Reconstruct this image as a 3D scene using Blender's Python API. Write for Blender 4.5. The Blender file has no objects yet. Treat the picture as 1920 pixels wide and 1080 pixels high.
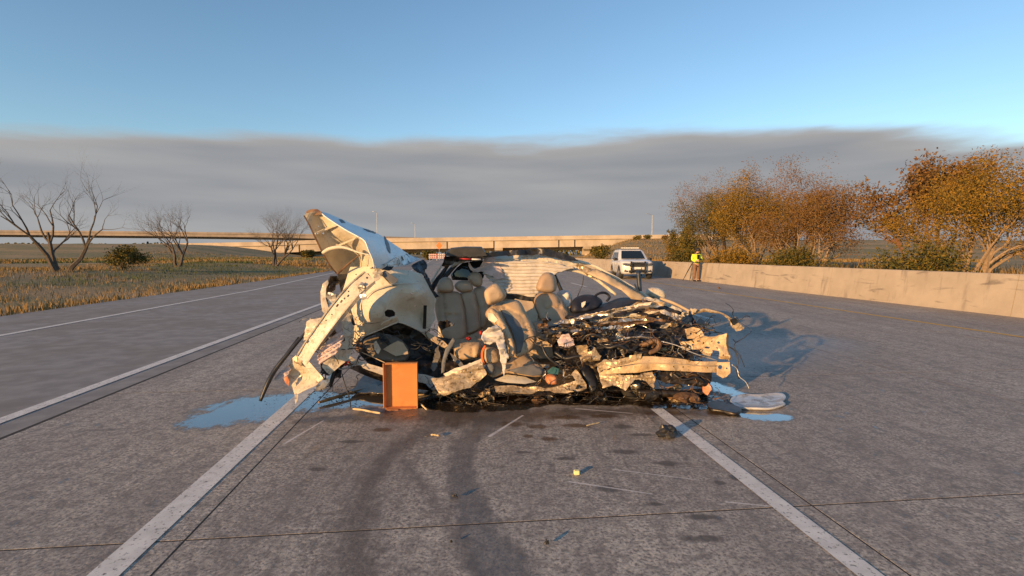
import bpy, bmesh, math, random
from mathutils import Vector, Matrix, noise
from mathutils.geometry import delaunay_2d_cdt

SC = bpy.context.scene
COL = SC.collection
RAD = math.radians

# ------------------------------------------------------------------ camera
CAM_H, FPX, HORIZON = 1.5, 950.0, 476.0
PITCH = math.atan((540 - HORIZON) / FPX)
cam_data = bpy.data.cameras.new('camera')
cam_data.sensor_width = 36.0
cam_data.lens = 36.0 * FPX / 1920.0
cam_data.clip_start = 0.05
cam_data.clip_end = 6000
camera = bpy.data.objects.new('camera', cam_data)
COL.objects.link(camera)
camera.location = (0, 0, CAM_H)
camera.rotation_euler = (RAD(90) - PITCH, 0, 0)
SC.camera = camera

# ------------------------------------------------------------------ light
SUN_ELEV, SUN_TO = RAD(10.0), RAD(42.0)       # light travels toward +Y turned 42 deg to the right
sun_data = bpy.data.lights.new('sun', 'SUN')
sun_data.energy = 4.4
sun_data.angle = RAD(0.5)
sun_data.color = (1.0, 0.58, 0.235)
sun = bpy.data.objects.new('sun', sun_data)
COL.objects.link(sun)
sd = Vector((math.sin(SUN_TO) * math.cos(SUN_ELEV), math.cos(SUN_TO) * math.cos(SUN_ELEV), -math.sin(SUN_ELEV)))
sun.rotation_euler = sd.to_track_quat('-Z', 'Y').to_euler()

world = bpy.data.worlds.new('World')
SC.world = world
world.use_nodes = True
wn, wl = world.node_tree.nodes, world.node_tree.links
wn.clear()
w_out = wn.new('ShaderNodeOutputWorld')
sky = wn.new('ShaderNodeTexSky')
sky.sky_type = 'NISHITA'
sky.sun_disc = False
sky.sun_elevation = SUN_ELEV
# the sun stands behind the camera, to the left: azimuth of (-sd)
sky.sun_rotation = math.atan2(-sd.x, -sd.y)
sky.altitude = 300
sky.air_density = 1.15
sky.dust_density = 0.0
sky.ozone_density = 2.7
bg_sky = wn.new('ShaderNodeBackground'); bg_sky.inputs['Strength'].default_value = 0.13
wl.new(sky.outputs[0], bg_sky.inputs['Color'])
# a low stratus deck ahead: its near edge is a straight line across the view
tc = wn.new('ShaderNodeTexCoord')
sep = wn.new('ShaderNodeSeparateXYZ'); wl.new(tc.outputs['Generated'], sep.inputs[0])
def wmath(op, a, b=None, clamp=False):
    n = wn.new('ShaderNodeMath'); n.operation = op; n.use_clamp = clamp
    for i, v in enumerate((a, b)):
        if v is None: continue
        if isinstance(v, (int, float)): n.inputs[i].default_value = v
        else: wl.new(v, n.inputs[i])
    return n.outputs[0]
mp = wn.new('ShaderNodeMapping'); mp.inputs['Scale'].default_value = (1.7, 1.7, 10.0)
wl.new(tc.outputs['Generated'], mp.inputs[0])
n1 = wn.new('ShaderNodeTexNoise'); n1.inputs['Scale'].default_value = 1.5; n1.inputs['Detail'].default_value = 6
wl.new(mp.outputs[0], n1.inputs['Vector'])
mp2 = wn.new('ShaderNodeMapping'); mp2.inputs['Scale'].default_value = (1.6, 1.6, 14.0); mp2.inputs['Location'].default_value = (3, 1, 0.4)
wl.new(tc.outputs['Generated'], mp2.inputs[0])
n2 = wn.new('ShaderNodeTexNoise'); n2.inputs['Scale'].default_value = 1.6; n2.inputs['Detail'].default_value = 5; n2.inputs['Roughness'].default_value = 0.45
wl.new(mp2.outputs[0], n2.inputs['Vector'])
yy = wmath('MAXIMUM', sep.outputs[1], 0.02)
ratio = wmath('DIVIDE', sep.outputs[2], yy)                          # height over distance of the deck edge
edge = wmath('MULTIPLY_ADD', n1.outputs[0], 0.13); wn[-1].inputs[2].default_value = 0.180
mr = wn.new('ShaderNodeMapRange'); mr.interpolation_type = 'SMOOTHSTEP'
wl.new(wmath('SUBTRACT', edge, ratio), mr.inputs['Value'])
mr.inputs['From Min'].default_value = -0.008; mr.inputs['From Max'].default_value = 0.034
cr = wn.new('ShaderNodeValToRGB')
wl.new(n2.outputs[0], cr.inputs[0])
cr.color_ramp.elements[0].position = 0.34; cr.color_ramp.elements[0].color = (0.272, 0.285, 0.308, 1)
cr.color_ramp.elements[1].position = 0.66; cr.color_ramp.elements[1].color = (0.36, 0.362, 0.367, 1)
rim = wn.new('ShaderNodeMapRange'); wl.new(wmath('SUBTRACT', edge, ratio), rim.inputs['Value'])
rim.inputs['From Min'].default_value = 0.0; rim.inputs['From Max'].default_value = 0.055
rim.inputs['To Min'].default_value = 0.75; rim.inputs['To Max'].default_value = 0.0
cmix = wn.new('ShaderNodeMix'); cmix.data_type = 'RGBA'
wl.new(rim.outputs[0], cmix.inputs[0]); wl.new(cr.outputs[0], cmix.inputs[6]); cmix.inputs[7].default_value = (0.44, 0.40, 0.375, 1)
bg_cloud = wn.new('ShaderNodeBackground'); bg_cloud.inputs['Strength'].default_value = 0.64
wl.new(cmix.outputs[2], bg_cloud.inputs['Color'])
mixs = wn.new('ShaderNodeMixShader')
wl.new(mr.outputs[0], mixs.inputs[0]); wl.new(bg_sky.outputs[0], mixs.inputs[1]); wl.new(bg_cloud.outputs[0], mixs.inputs[2])
wl.new(mixs.outputs[0], w_out.inputs[0])

SC.view_settings.view_transform = 'Standard'
SC.view_settings.look = 'None'
SC.view_settings.exposure = 0.75
SC.view_settings.gamma = 1.0
SC.view_settings.use_curve_mapping = False

# ------------------------------------------------------------------ geometry helpers
_cp, _sp = math.cos(PITCH), math.sin(PITCH)
def at(px, py, Y):
    """point of the place seen at photograph pixel (px, py), Y metres ahead"""
    a, t = (px - 960) / FPX, (540 - py) / FPX
    k = Y / (_cp + t * _sp)
    return Vector((a * k, Y, CAM_H + (t * _cp - _sp) * k))
def on_ground(px, py, z=0.0):
    t = (540 - py) / FPX
    dz = (t * _cp - _sp) / (_cp + t * _sp)
    return at(px, py, (z - CAM_H) / dz)
TH = RAD(6.0)
def R(u, v, z=0.0):
    """road coordinates: u across (to the right), v along"""
    return Vector((u * math.cos(TH) - v * math.sin(TH), u * math.sin(TH) + v * math.cos(TH), z))
def to_uv(p):
    return p.x * math.cos(TH) + p.y * math.sin(TH), -p.x * math.sin(TH) + p.y * math.cos(TH)

def mesh_obj(name, verts, faces, mat, parent=None, smooth=False):
    me = bpy.data.meshes.new(name)
    me.from_pydata([tuple(v) for v in verts], [], faces)
    me.validate(); me.update()
    if smooth:
        me.polygons.foreach_set('use_smooth', [True] * len(me.polygons))
    o = bpy.data.objects.new(name, me)
    COL.objects.link(o)
    if mat:
        for m in (mat if isinstance(mat, (list, tuple)) else [mat]): me.materials.append(m)
    if parent: o.parent = parent
    return o
def bm_obj(name, bm, mat, parent=None, smooth=False):
    me = bpy.data.meshes.new(name)
    bm.to_mesh(me); bm.free()
    if smooth: me.polygons.foreach_set('use_smooth', [True] * len(me.polygons))
    o = bpy.data.objects.new(name, me); COL.objects.link(o)
    if mat: me.materials.append(mat)
    if parent: o.parent = parent
    return o
def empty(name, loc=(0, 0, 0), rz=0.0):
    o = bpy.data.objects.new(name, None); COL.objects.link(o)
    o.location = loc; o.rotation_euler = (0, 0, rz); o.empty_display_size = 0.2
    return o
def tag(o, label, cat, group=None):
    o['label'] = label; o['category'] = cat
    if group: o['group'] = group
    return o
def structure(o):
    o['kind'] = 'structure'; return o
def stuff(o):
    o['kind'] = 'stuff'; return o

class MB:
    """collects boxes, tubes and raw faces into one mesh"""
    def __init__(s): s.v, s.f = [], []
    def add(s, vs, fs):
        n = len(s.v); s.v += [Vector(v) for v in vs]; s.f += [[i + n for i in f] for f in fs]
    def quad(s, a, b, c, d): s.add([a, b, c, d], [[0, 1, 2, 3]])
    def box(s, lo, hi, M=None):
        (x0, y0, z0), (x1, y1, z1) = lo, hi
        vs = [Vector(p) for p in ((x0,y0,z0),(x1,y0,z0),(x1,y1,z0),(x0,y1,z0),(x0,y0,z1),(x1,y0,z1),(x1,y1,z1),(x0,y1,z1))]
        if M: vs = [M @ v for v in vs]
        s.add(vs, [[0,3,2,1],[4,5,6,7],[0,1,5,4],[1,2,6,5],[2,3,7,6],[3,0,4,7]])
    def tube(s, pts, rad, n=6, cap=True, flat=None):
        pts = [Vector(p) for p in pts]
        rs = rad if isinstance(rad, (list, tuple)) else [rad] * len(pts)
        base = len(s.v); up = None
        for i, p in enumerate(pts):
            d = (pts[min(i + 1, len(pts) - 1)] - pts[max(i - 1, 0)])
            if d.length < 1e-7: d = Vector((0, 0, 1))
            d.normalize()
            if up is None:
                up = Vector((0, 0, 1)) if abs(d.z) < 0.9 else Vector((1, 0, 0))
            x = d.cross(up)
            if x.length < 1e-5: x = d.orthogonal()
            x.normalize(); up = x.cross(d).normalized()
            for k in range(n):
                a = 2 * math.pi * k / n + (math.pi / 4 if n == 4 else 0)
                w = rs[i]
                ww = (w, w * flat) if flat else (w, w)
                s.v.append(p + x * math.cos(a) * ww[0] + up * math.sin(a) * ww[1])
        for i in range(len(pts) - 1):
            for k in range(n):
                a = base + i * n + k; b = base + i * n + (k + 1) % n
                s.f.append([a, b, b + n, a + n])
        if cap:
            s.f.append([base + k for k in range(n)][::-1])
            e = base + (len(pts) - 1) * n
            s.f.append([e + k for k in range(n)])
    def loft(s, rings, closed=True, cap=True):
        base = len(s.v); n = len(rings[0])
        for r in rings: s.v += [Vector(p) for p in r]
        for i in range(len(rings) - 1):
            for k in range(n if closed else n - 1):
                a = base + i * n + k; b = base + i * n + (k + 1) % n
                s.f.append([a, b, b + n, a + n])
        if cap and closed:
            s.f.append([base + k for k in range(n)][::-1])
            e = base + (len(rings) - 1) * n
            s.f.append([e + k for k in range(n)])
    def build(s, name, mat, parent=None, smooth=False):
        return mesh_obj(name, s.v, s.f, mat, parent, smooth)

def smooth_path(pts, k=4):
    """Catmull-Rom through the points"""
    P = [Vector(p) for p in pts]
    if len(P) < 3: 
        return [P[0].lerp(P[-1], i / k) for i in range(k + 1)]
    out = []
    for i in range(len(P) - 1):
        p0, p1, p2, p3 = P[max(i - 1, 0)], P[i], P[i + 1], P[min(i + 2, len(P) - 1)]
        for j in range(k):
            t = j / k
            out.append(0.5 * ((2 * p1) + (p2 - p0) * t + (2 * p0 - 5 * p1 + 4 * p2 - p3) * t * t + (3 * p1 - p0 - 3 * p2 + p3) * t ** 3))
    out.append(P[-1]); return out

# ------------------------------------------------------------------ materials
def new_mat(name):
    m = bpy.data.materials.new(name); m.use_nodes = True
    nt = m.node_tree; nt.nodes.clear()
    out = nt.nodes.new('ShaderNodeOutputMaterial'); b = nt.nodes.new('ShaderNodeBsdfPrincipled')
    nt.links.new(b.outputs[0], out.inputs[0])
    return m, nt, b, out
def N(nt, kind, **kw):
    n = nt.nodes.new(kind)
    for k, v in kw.items(): setattr(n, k, v)
    return n
def sock(nt, node_in, v):
    if hasattr(v, 'links') or hasattr(v, 'is_output'): nt.links.new(v, node_in)
    else: node_in.default_value = v
def nmath(nt, op, a, b=None, c=None, clamp=False):
    n = N(nt, 'ShaderNodeMath', operation=op, use_clamp=clamp)
    for i, v in enumerate((a, b, c)):
        if v is not None: sock(nt, n.inputs[i], v)
    return n.outputs[0]
def nnoise(nt, vec, scale, detail=4, rough=0.5, dist=0.0):
    n = N(nt, 'ShaderNodeTexNoise'); n.inputs['Scale'].default_value = scale
    n.inputs['Detail'].default_value = detail; n.inputs['Roughness'].default_value = rough; n.inputs['Distortion'].default_value = dist
    if vec is not None: nt.links.new(vec, n.inputs['Vector'])
    return n.outputs['Fac']
def nramp(nt, fac, stops, interp='LINEAR'):
    n = N(nt, 'ShaderNodeValToRGB'); n.color_ramp.interpolation = interp
    e = n.color_ramp.elements
    while len(e) < len(stops): e.new(0.5)
    for i, (p, c) in enumerate(stops):
        e[i].position = p; e[i].color = (c[0], c[1], c[2], 1) if isinstance(c, (tuple, list)) else (c, c, c, 1)
    nt.links.new(fac, n.inputs[0]); return n.outputs[0]
def nmix(nt, fac, a, b, mode='MIX'):
    n = N(nt, 'ShaderNodeMix', data_type='RGBA', blend_type=mode)
    sock(nt, n.inputs[0], fac)
    for i, v in ((6, a), (7, b)):
        if isinstance(v, tuple): n.inputs[i].default_value = (v[0], v[1], v[2], 1)
        else: sock(nt, n.inputs[i], v)
    return n.outputs[2]
def nbump(nt, bsdf, h, strength=0.3, dist=0.01):
    n = N(nt, 'ShaderNodeBump'); n.inputs['Strength'].default_value = strength; n.inputs['Distance'].default_value = dist
    nt.links.new(h, n.inputs['Height']); nt.links.new(n.outputs[0], bsdf.inputs['Normal'])
def geo_pos(nt): return N(nt, 'ShaderNodeNewGeometry').outputs['Position']
def scaled(nt, vec, s, rotz=0.0):
    n = N(nt, 'ShaderNodeMapping'); n.inputs['Scale'].default_value = s; n.inputs['Rotation'].default_value = (0, 0, rotz)
    nt.links.new(vec, n.inputs[0]); return n.outputs[0]

def worn(name, c1, c2, scale=8, rough=0.5, metal=0.0, lo=0.4, hi=0.62, bump=0.0, bscale=60, dirt=None, dscale=3.0, dlo=0.5, dhi=0.62, coat=0.0, scratch=None):
    """two-tone surface with optional dirt patches of their own shape"""
    m, nt, b, out = new_mat(name)
    p = geo_pos(nt)
    c = nmix(nt, nramp(nt, nnoise(nt, p, scale, 5), [(lo, 0.0), (hi, 1.0)]), c1, c2)
    r = rough
    if dirt:
        dm = nramp(nt, nnoise(nt, p, dscale, 8, 0.65, 0.6), [(dlo, 0.0), (dhi, 1.0)])
        c = nmix(nt, dm, c, dirt)
        r = nmath(nt, 'MULTIPLY_ADD', dm, 0.35, rough, clamp=True)
    if scratch:
        for k, (sc_, rz) in enumerate((((3, 60, 9), 0.5), ((60, 3, 40), -0.7), ((6, 9, 80), 0.3))):
            ln = nnoise(nt, scaled(nt, p, sc_, rz), 1.0, 3, 0.6)
            c = nmix(nt, nramp(nt, ln, [(0.66, 0.0), (0.70, 0.7)]), c, scratch)
    nt.links.new(c, b.inputs['Base Color'])
    sock(nt, b.inputs['Roughness'], r); b.inputs['Metallic'].default_value = metal
    if coat: b.inputs['Coat Weight'].default_value = coat; b.inputs['Coat Roughness'].default_value = 0.12
    if bump: nbump(nt, b, nnoise(nt, p, bscale, 4), bump, 0.004)
    return m

# ================================================================== SETTING
def mat_concrete():
    m, nt, b, out = new_mat('pavement_concrete')
    p = geo_pos(nt)
    along = scaled(nt, p, (1.0, 0.16, 1.0), -TH)
    across = scaled(nt, p, (0.25, 1.6, 1.0), -TH)
    fine = nnoise(nt, p, 52, 6, 0.78)
    med = nnoise(nt, p, 26, 5, 0.75, 0.4)
    big = nnoise(nt, p, 0.55, 4, 0.6)
    lanew = nnoise(nt, along, 1.1, 3)
    oi = N(nt, 'ShaderNodeObjectInfo').outputs['Random']
    c = nmix(nt, nramp(nt, big, [(0.3, 0.0), (0.7, 1.0)]), (0.52, 0.455, 0.37), (0.62, 0.55, 0.45))
    c = nmix(nt, nramp(nt, lanew, [(0.4, 0.0), (0.75, 0.5)]), c, (0.28, 0.24, 0.205))
    c = nmix(nt, nmath(nt, 'MULTIPLY', oi, 0.45), c, (0.29, 0.25, 0.22))
    # worn broom texture: pale mortar ridges over dark wheel-polished ground
    c = nmix(nt, nramp(nt, med, [(0.38, 0.62), (0.56, 0.0)]), c, (0.14, 0.12, 0.108))
    c = nmix(nt, nramp(nt, fine, [(0.40, 0.85), (0.485, 0.0), (0.53, 0.0), (0.62, 0.7)]), c, nmix(nt, nramp(nt, fine, [(0.45, 0.0), (0.55, 1.0)]), (0.12, 0.10, 0.085), (0.72, 0.62, 0.51)))
    c = nmix(nt, nramp(nt, nnoise(nt, along, 2.4, 5, 0.65), [(0.44, 0.0), (0.62, 0.45)]), c, (0.20, 0.172, 0.152))
    c = nmix(nt, nramp(nt, nnoise(nt, p, 1.6, 6, 0.7, 0.5), [(0.56, 0.0), (0.70, 0.45)]), c, (0.50, 0.43, 0.365))
    mott = nnoise(nt, p, 11, 6, 0.72, 0.6)
    c = nmix(nt, nramp(nt, mott, [(0.42, 0.55), (0.52, 0.0)]), c, (0.17, 0.148, 0.13))
    spots = nnoise(nt, across, 2.3, 6, 0.7)
    c = nmix(nt, nramp(nt, spots, [(0.62, 0.0), (0.68, 0.55)]), c, (0.13, 0.115, 0.107))
    # stains, wheel tracks and gouges left on the pavement, each where it lies
    sx = N(nt, 'ShaderNodeSeparateXYZ'); nt.links.new(p, sx.inputs[0])
    flat = N(nt, 'ShaderNodeCombineXYZ'); nt.links.new(sx.outputs[0], flat.inputs[0]); nt.links.new(sx.outputs[1], flat.inputs[1])
    P2 = flat.outputs[0]
    def seg_mask(a, b_, w0, w1):
        """1 on the segment's axis, 0 at distance w0..w1 from it"""
        A, B = on_ground(*a), on_ground(*b_); d = Vector((B.x - A.x, B.y - A.y, 0)); L2 = d.length_squared
        sub = N(nt, 'ShaderNodeVectorMath', operation='SUBTRACT'); nt.links.new(P2, sub.inputs[0]); sub.inputs[1].default_value = (A.x, A.y, 0)
        dot = N(nt, 'ShaderNodeVectorMath', operation='DOT_PRODUCT'); nt.links.new(sub.outputs[0], dot.inputs[0]); dot.inputs[1].default_value = d / L2
        t = nmath(nt, 'MAXIMUM', nmath(nt, 'MINIMUM', dot.outputs['Value'], 1.0), 0.0)
        sc_ = N(nt, 'ShaderNodeVectorMath', operation='SCALE'); sc_.inputs[0].default_value = d; nt.links.new(t, sc_.inputs['Scale'])
        ds = N(nt, 'ShaderNodeVectorMath', operation='DISTANCE'); nt.links.new(sub.outputs[0], ds.inputs[0]); nt.links.new(sc_.outputs[0], ds.inputs[1])
        w = nmath(nt, 'MULTIPLY_ADD', t, w1 - w0, w0)
        return nmath(nt, 'SUBTRACT', 1.0, nmath(nt, 'DIVIDE', ds.outputs['Value'], w), clamp=True)
    def chain(pts):
        m_ = None
        for q0, q1 in zip(pts[:-1], pts[1:]):
            k = seg_mask(q0[:2], q1[:2], q0[2], q1[2]); m_ = k if m_ is None else nmath(nt, 'MAXIMUM', m_, k)
        return m_
    def ellipse(x, y, w, h):
        C = on_ground(x, y); rx = w * C.y / FPX; ry = abs(on_ground(x, y - h).y - C.y)
        mp_ = N(nt, 'ShaderNodeVectorMath', operation='SUBTRACT'); nt.links.new(P2, mp_.inputs[0]); mp_.inputs[1].default_value = (C.x, C.y, 0)
        ml = N(nt, 'ShaderNodeVectorMath', operation='MULTIPLY'); nt.links.new(mp_.outputs[0], ml.inputs[0]); ml.inputs[1].default_value = (1 / rx, 1 / ry, 0)
        ln = N(nt, 'ShaderNodeVectorMath', operation='LENGTH'); nt.links.new(ml.outputs[0], ln.inputs[0])
        return nmath(nt, 'SUBTRACT', 1.35, ln.outputs['Value'])
    ragged = nmath(nt, 'ADD', nmath(nt, 'MULTIPLY', nmath(nt, 'SUBTRACT', nnoise(nt, p, 9, 6, 0.65), 0.5), 1.5), nmath(nt, 'MULTIPLY', nmath(nt, 'SUBTRACT', fine, 0.5), 0.9))
    streak = nmath(nt, 'MULTIPLY', nmath(nt, 'SUBTRACT', nnoise(nt, scaled(nt, p, (14, 1.1, 1), -TH - 0.15), 1.0, 5, 0.7), 0.5), 1.3)
    ragged = nmath(nt, 'ADD', ragged, streak)
    def stained(c, mask, col, lo, hi, op, k=1.0):
        m0 = nmath(nt, 'MAXIMUM', mask, 0.0)
        near = nmath(nt, 'MULTIPLY', nmath(nt, 'MINIMUM', nmath(nt, 'MULTIPLY', m0, 4.0), 1.0), k)
        return nmix(nt, nramp(nt, nmath(nt, 'MULTIPLY_ADD', ragged, near, m0), [(lo, 0.0), (hi, op)]), c, col)
    wet = chain([(870, 785, 0.28), (800, 806, 0.20), (735, 848, 0.15), (693, 900, 0.14), (674, 950, 0.15), (668, 1020, 0.17), (668, 1130, 0.2)])
    c = stained(c, wet, (0.10, 0.085, 0.074), 0.12, 0.75, 0.62)
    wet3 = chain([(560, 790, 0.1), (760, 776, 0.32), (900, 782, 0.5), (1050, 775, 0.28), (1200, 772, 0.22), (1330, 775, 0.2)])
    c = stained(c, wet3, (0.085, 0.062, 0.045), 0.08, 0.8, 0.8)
    wet4 = chain([(755, 868, 0.10), (800, 920, 0.10), (850, 1000, 0.11), (900, 1090, 0.1)])
    c = stained(c, wet4, (0.13, 0.115, 0.105), 0.25, 0.9, 0.5)
    wet2 = chain([(915, 790, 0.20), (872, 830, 0.13), (862, 880, 0.125), (872, 925, 0.14), (893, 975, 0.16), (925, 1040, 0.19), (960, 1130, 0.23)])
    c = stained(c, wet2, (0.095, 0.09, 0.088), 0.05, 0.5, 0.62, 0.8)
    sp = None; sp2 = None
    for x, y, w, h in ((1170, 847, 30, 5), (1252, 868, 32, 6), (1385, 896, 16, 6), (1170, 800, 22, 4), (1145, 917, 22, 7), (1200, 815, 30, 3), (1320, 1010, 40, 7), (1315, 970, 34, 6), (660, 828, 36, 3), (985, 848, 16, 3), (1060, 860, 24, 3), (1350, 905, 14, 4), (600, 880, 22, 4), (1230, 945, 16, 4)):
        k = ellipse(x, y, w, h); sp = k if sp is None else nmath(nt, 'MAXIMUM', sp, k)
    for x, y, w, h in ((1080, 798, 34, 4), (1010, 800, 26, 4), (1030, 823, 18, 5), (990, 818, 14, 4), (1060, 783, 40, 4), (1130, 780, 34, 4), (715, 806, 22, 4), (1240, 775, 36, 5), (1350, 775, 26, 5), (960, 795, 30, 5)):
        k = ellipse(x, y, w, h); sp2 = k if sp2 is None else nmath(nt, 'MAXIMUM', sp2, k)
    c = stained(c, sp, (0.085, 0.075, 0.068), 0.25, 0.75, 0.78)
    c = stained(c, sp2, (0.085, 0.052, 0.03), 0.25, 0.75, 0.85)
    gou = None
    for a, b_, w in (((1068, 903), (1222, 926), 0.014), ((1150, 880), (1310, 900), 0.010), ((533, 832), (606, 789), 0.018), ((918, 818), (980, 779), 0.026), ((1362, 941), (1445, 949), 0.012), ((1080, 766), (1185, 775), 0.02), ((1340, 550), (1360, 552), 0.12)):
        k = seg_mask(a, b_, w, w * 0.6); gou = k if gou is None else nmath(nt, 'MAXIMUM', gou, k)
    c = stained(c, gou, (0.66, 0.61, 0.57), 0.15, 0.75, 0.85, 0.5)
    nt.links.new(c, b.inputs['Base Color'])
    wet5 = chain([(1340, 690, 0.9), (1420, 650, 1.6), (1500, 640, 1.2)])
    c = stained(c, wet5, (0.15, 0.135, 0.125), 0.15, 0.8, 0.45)
    nt.links.new(c, b.inputs['Base Color'])
    dampness = nmath(nt, 'MAXIMUM', nmath(nt, 'MAXIMUM', nmath(nt, 'MAXIMUM', wet2, wet3), sp2), nmath(nt, 'MULTIPLY', wet5, 1.3))
    rr = nmath(nt, 'SUBTRACT', nramp(nt, med, [(0.35, 0.62), (0.6, 0.88)]), nmath(nt, 'MULTIPLY', nmath(nt, 'MINIMUM', dampness, 1.0, clamp=True), 0.42))
    nt.links.new(rr, b.inputs['Roughness'])
    b.inputs['Specular IOR Level'].default_value = 0.35
    # thin standing water: dark, smooth film with feathered edges, the grain of the concrete still showing through
    film = nmath(nt, 'MAXIMUM', chain([(400, 786, 0.35), (470, 766, 0.62), (560, 752, 0.50), (650, 752, 0.36), (735, 748, 0.30)]), chain([(1372, 776, 0.10), (1425, 781, 0.18), (1470, 782, 0.12)]))
    film = nmath(nt, 'MAXIMUM', film, chain([(1200, 722, 0.2), (1330, 722, 0.24), (1390, 742, 0.14)]))
    fm = nramp(nt, nmath(nt, 'MULTIPLY_ADD', ragged, 0.75, film), [(0.20, 0.0), (0.42, 1.0)])
    halo = nramp(nt, nmath(nt, 'MULTIPLY_ADD', ragged, 0.75, film), [(0.05, 0.0), (0.24, 0.7)])
    c = nmix(nt, halo, c, nmix(nt, 0.55, c, (0.07, 0.062, 0.055)))
    c = nmix(nt, fm, c, nmix(nt, 0.75, c, (0.06, 0.055, 0.05)))
    nt.links.new(c, b.inputs['Base Color'])
    rw = nmath(nt, 'MULTIPLY_ADD', fm, -1.0, 1.0)
    nt.links.new(nmath(nt, 'MULTIPLY_ADD', rr, rw, nmath(nt, 'MULTIPLY', fm, nramp(nt, nnoise(nt, p, 14, 5, 0.7), [(0.4, 0.03), (0.7, 0.16)]))), b.inputs['Roughness'])
    nt.links.new(nmath(nt, 'MULTIPLY_ADD', fm, 0.55, 0.35), b.inputs['Specular IOR Level'])
    nt.links.new(fm, b.inputs['Coat Weight']); b.inputs['Coat Roughness'].default_value = 0.06
    h = nmath(nt, 'MULTIPLY_ADD', fine, 0.6, nmath(nt, 'MULTIPLY', med, 0.9))
    bp = N(nt, 'ShaderNodeBump'); bp.inputs['Distance'].default_value = 0.004
    nt.links.new(nmath(nt, 'MULTIPLY_ADD', rw, 0.58, 0.02), bp.inputs['Strength']); nt.links.new(h, bp.inputs['Height']); nt.links.new(bp.outputs[0], b.inputs['Normal'])
    return m
M_CONC = mat_concrete()
M_ASPH = worn('left_carriageway_asphalt', (0.21, 0.195, 0.185), (0.28, 0.262, 0.245), 3.5, 0.85, bump=0.4, bscale=90, dirt=(0.17, 0.16, 0.15), dscale=0.6, dlo=0.45, dhi=0.7)
M_BED = worn('joint_filler', (0.02, 0.018, 0.017), (0.035, 0.03, 0.027), 20, 0.9)
M_BARRIER = None

def far_line(u0, u1, z): return [R(u0, 34.0, z), R(u1, 34.0, z), R(u1, 420, z), R(u0, 420, z)]

# --- terrain: one sheet to the horizon, with the two approach embankments of the overpass
def ss(a, b, x):
    t = min(1, max(0, (x - a) / (b - a))); return t * t * (3 - 2 * t)
def terrain_h(u, v):
    h = -0.07
    # right-hand approach fill behind the barrier
    h += 6.6 * ss(95, 172, v) * ss(16 + max(0, v - 90) * 0.27, 40 + max(0, v - 90) * 0.27, u) * (1 - ss(330, 480, v))
    h += 0.5 * ss(14.5, 20, u) * (1 - ss(60, 100, v)) 
    # left-hand fill
    h += 4.2 * ss(110, 175, v) * ss(-52, -92, u) * (1 - ss(330, 480, v))
    h += 0.55 * ss(-13, -26, u)
    if u < -12.5 or u > 15.0:
        h += 0.16 * noise.noise(Vector((u * 0.11, v * 0.11, 3.1))) + 0.07 * noise.noise(Vector((u * 0.4, v * 0.4, 1.0)))
    if v > 330: h += 0.0
    return h
us = sorted(set([-2500, -1200, -600, -350, -250, -180] + list(range(-140, -60, 8)) + list(range(-60, -10, 3)) + [-11.5, -10, -4, 0, 4, 9, 13, 14.5] + list(range(16, 60, 3)) + list(range(60, 150, 9)) + [180, 260, 400, 700, 1300, 2500]))
vs_ = sorted(set([-60, -30, -15] + list(range(-8, 60, 3)) + list(range(60, 240, 5)) + list(range(240, 520, 20)) + [560, 700, 1000, 1600, 2600, 4200]))
tv = [R(u, v, terrain_h(u, v)) for v in vs_ for u in us]
nu = len(us)
tf = [[j * nu + i, j * nu + i + 1, (j + 1) * nu + i + 1, (j + 1) * nu + i] for j in range(len(vs_) - 1) for i in range(nu - 1)]
def mat_terrain():
    m, nt, b, out = new_mat('verge_soil_and_turf')
    p = geo_pos(nt)
    n1 = nnoise(nt, scaled(nt, p, (0.35, 1.0, 1.0), -TH), 0.16, 5, 0.6)
    n2 = nnoise(nt, p, 1.7, 6, 0.7)
    c = nmix(nt, nramp(nt, n1, [(0.42, 0.0), (0.58, 1.0)]), (0.27, 0.19, 0.095), (0.12, 0.125, 0.05))
    c = nmix(nt, nramp(nt, n2, [(0.4, 0.0), (0.7, 0.7)]), c, (0.32, 0.22, 0.11))
    nt.links.new(c, b.inputs['Base Color']); b.inputs['Roughness'].default_value = 0.95
    nbump(nt, b, nnoise(nt, p, 3.0, 6, 0.7), 0.8, 0.15)
    return m
M_TERRAIN = mat_terrain()
structure(mesh_obj('ground', tv, tf, M_TERRAIN, smooth=True))

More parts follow.
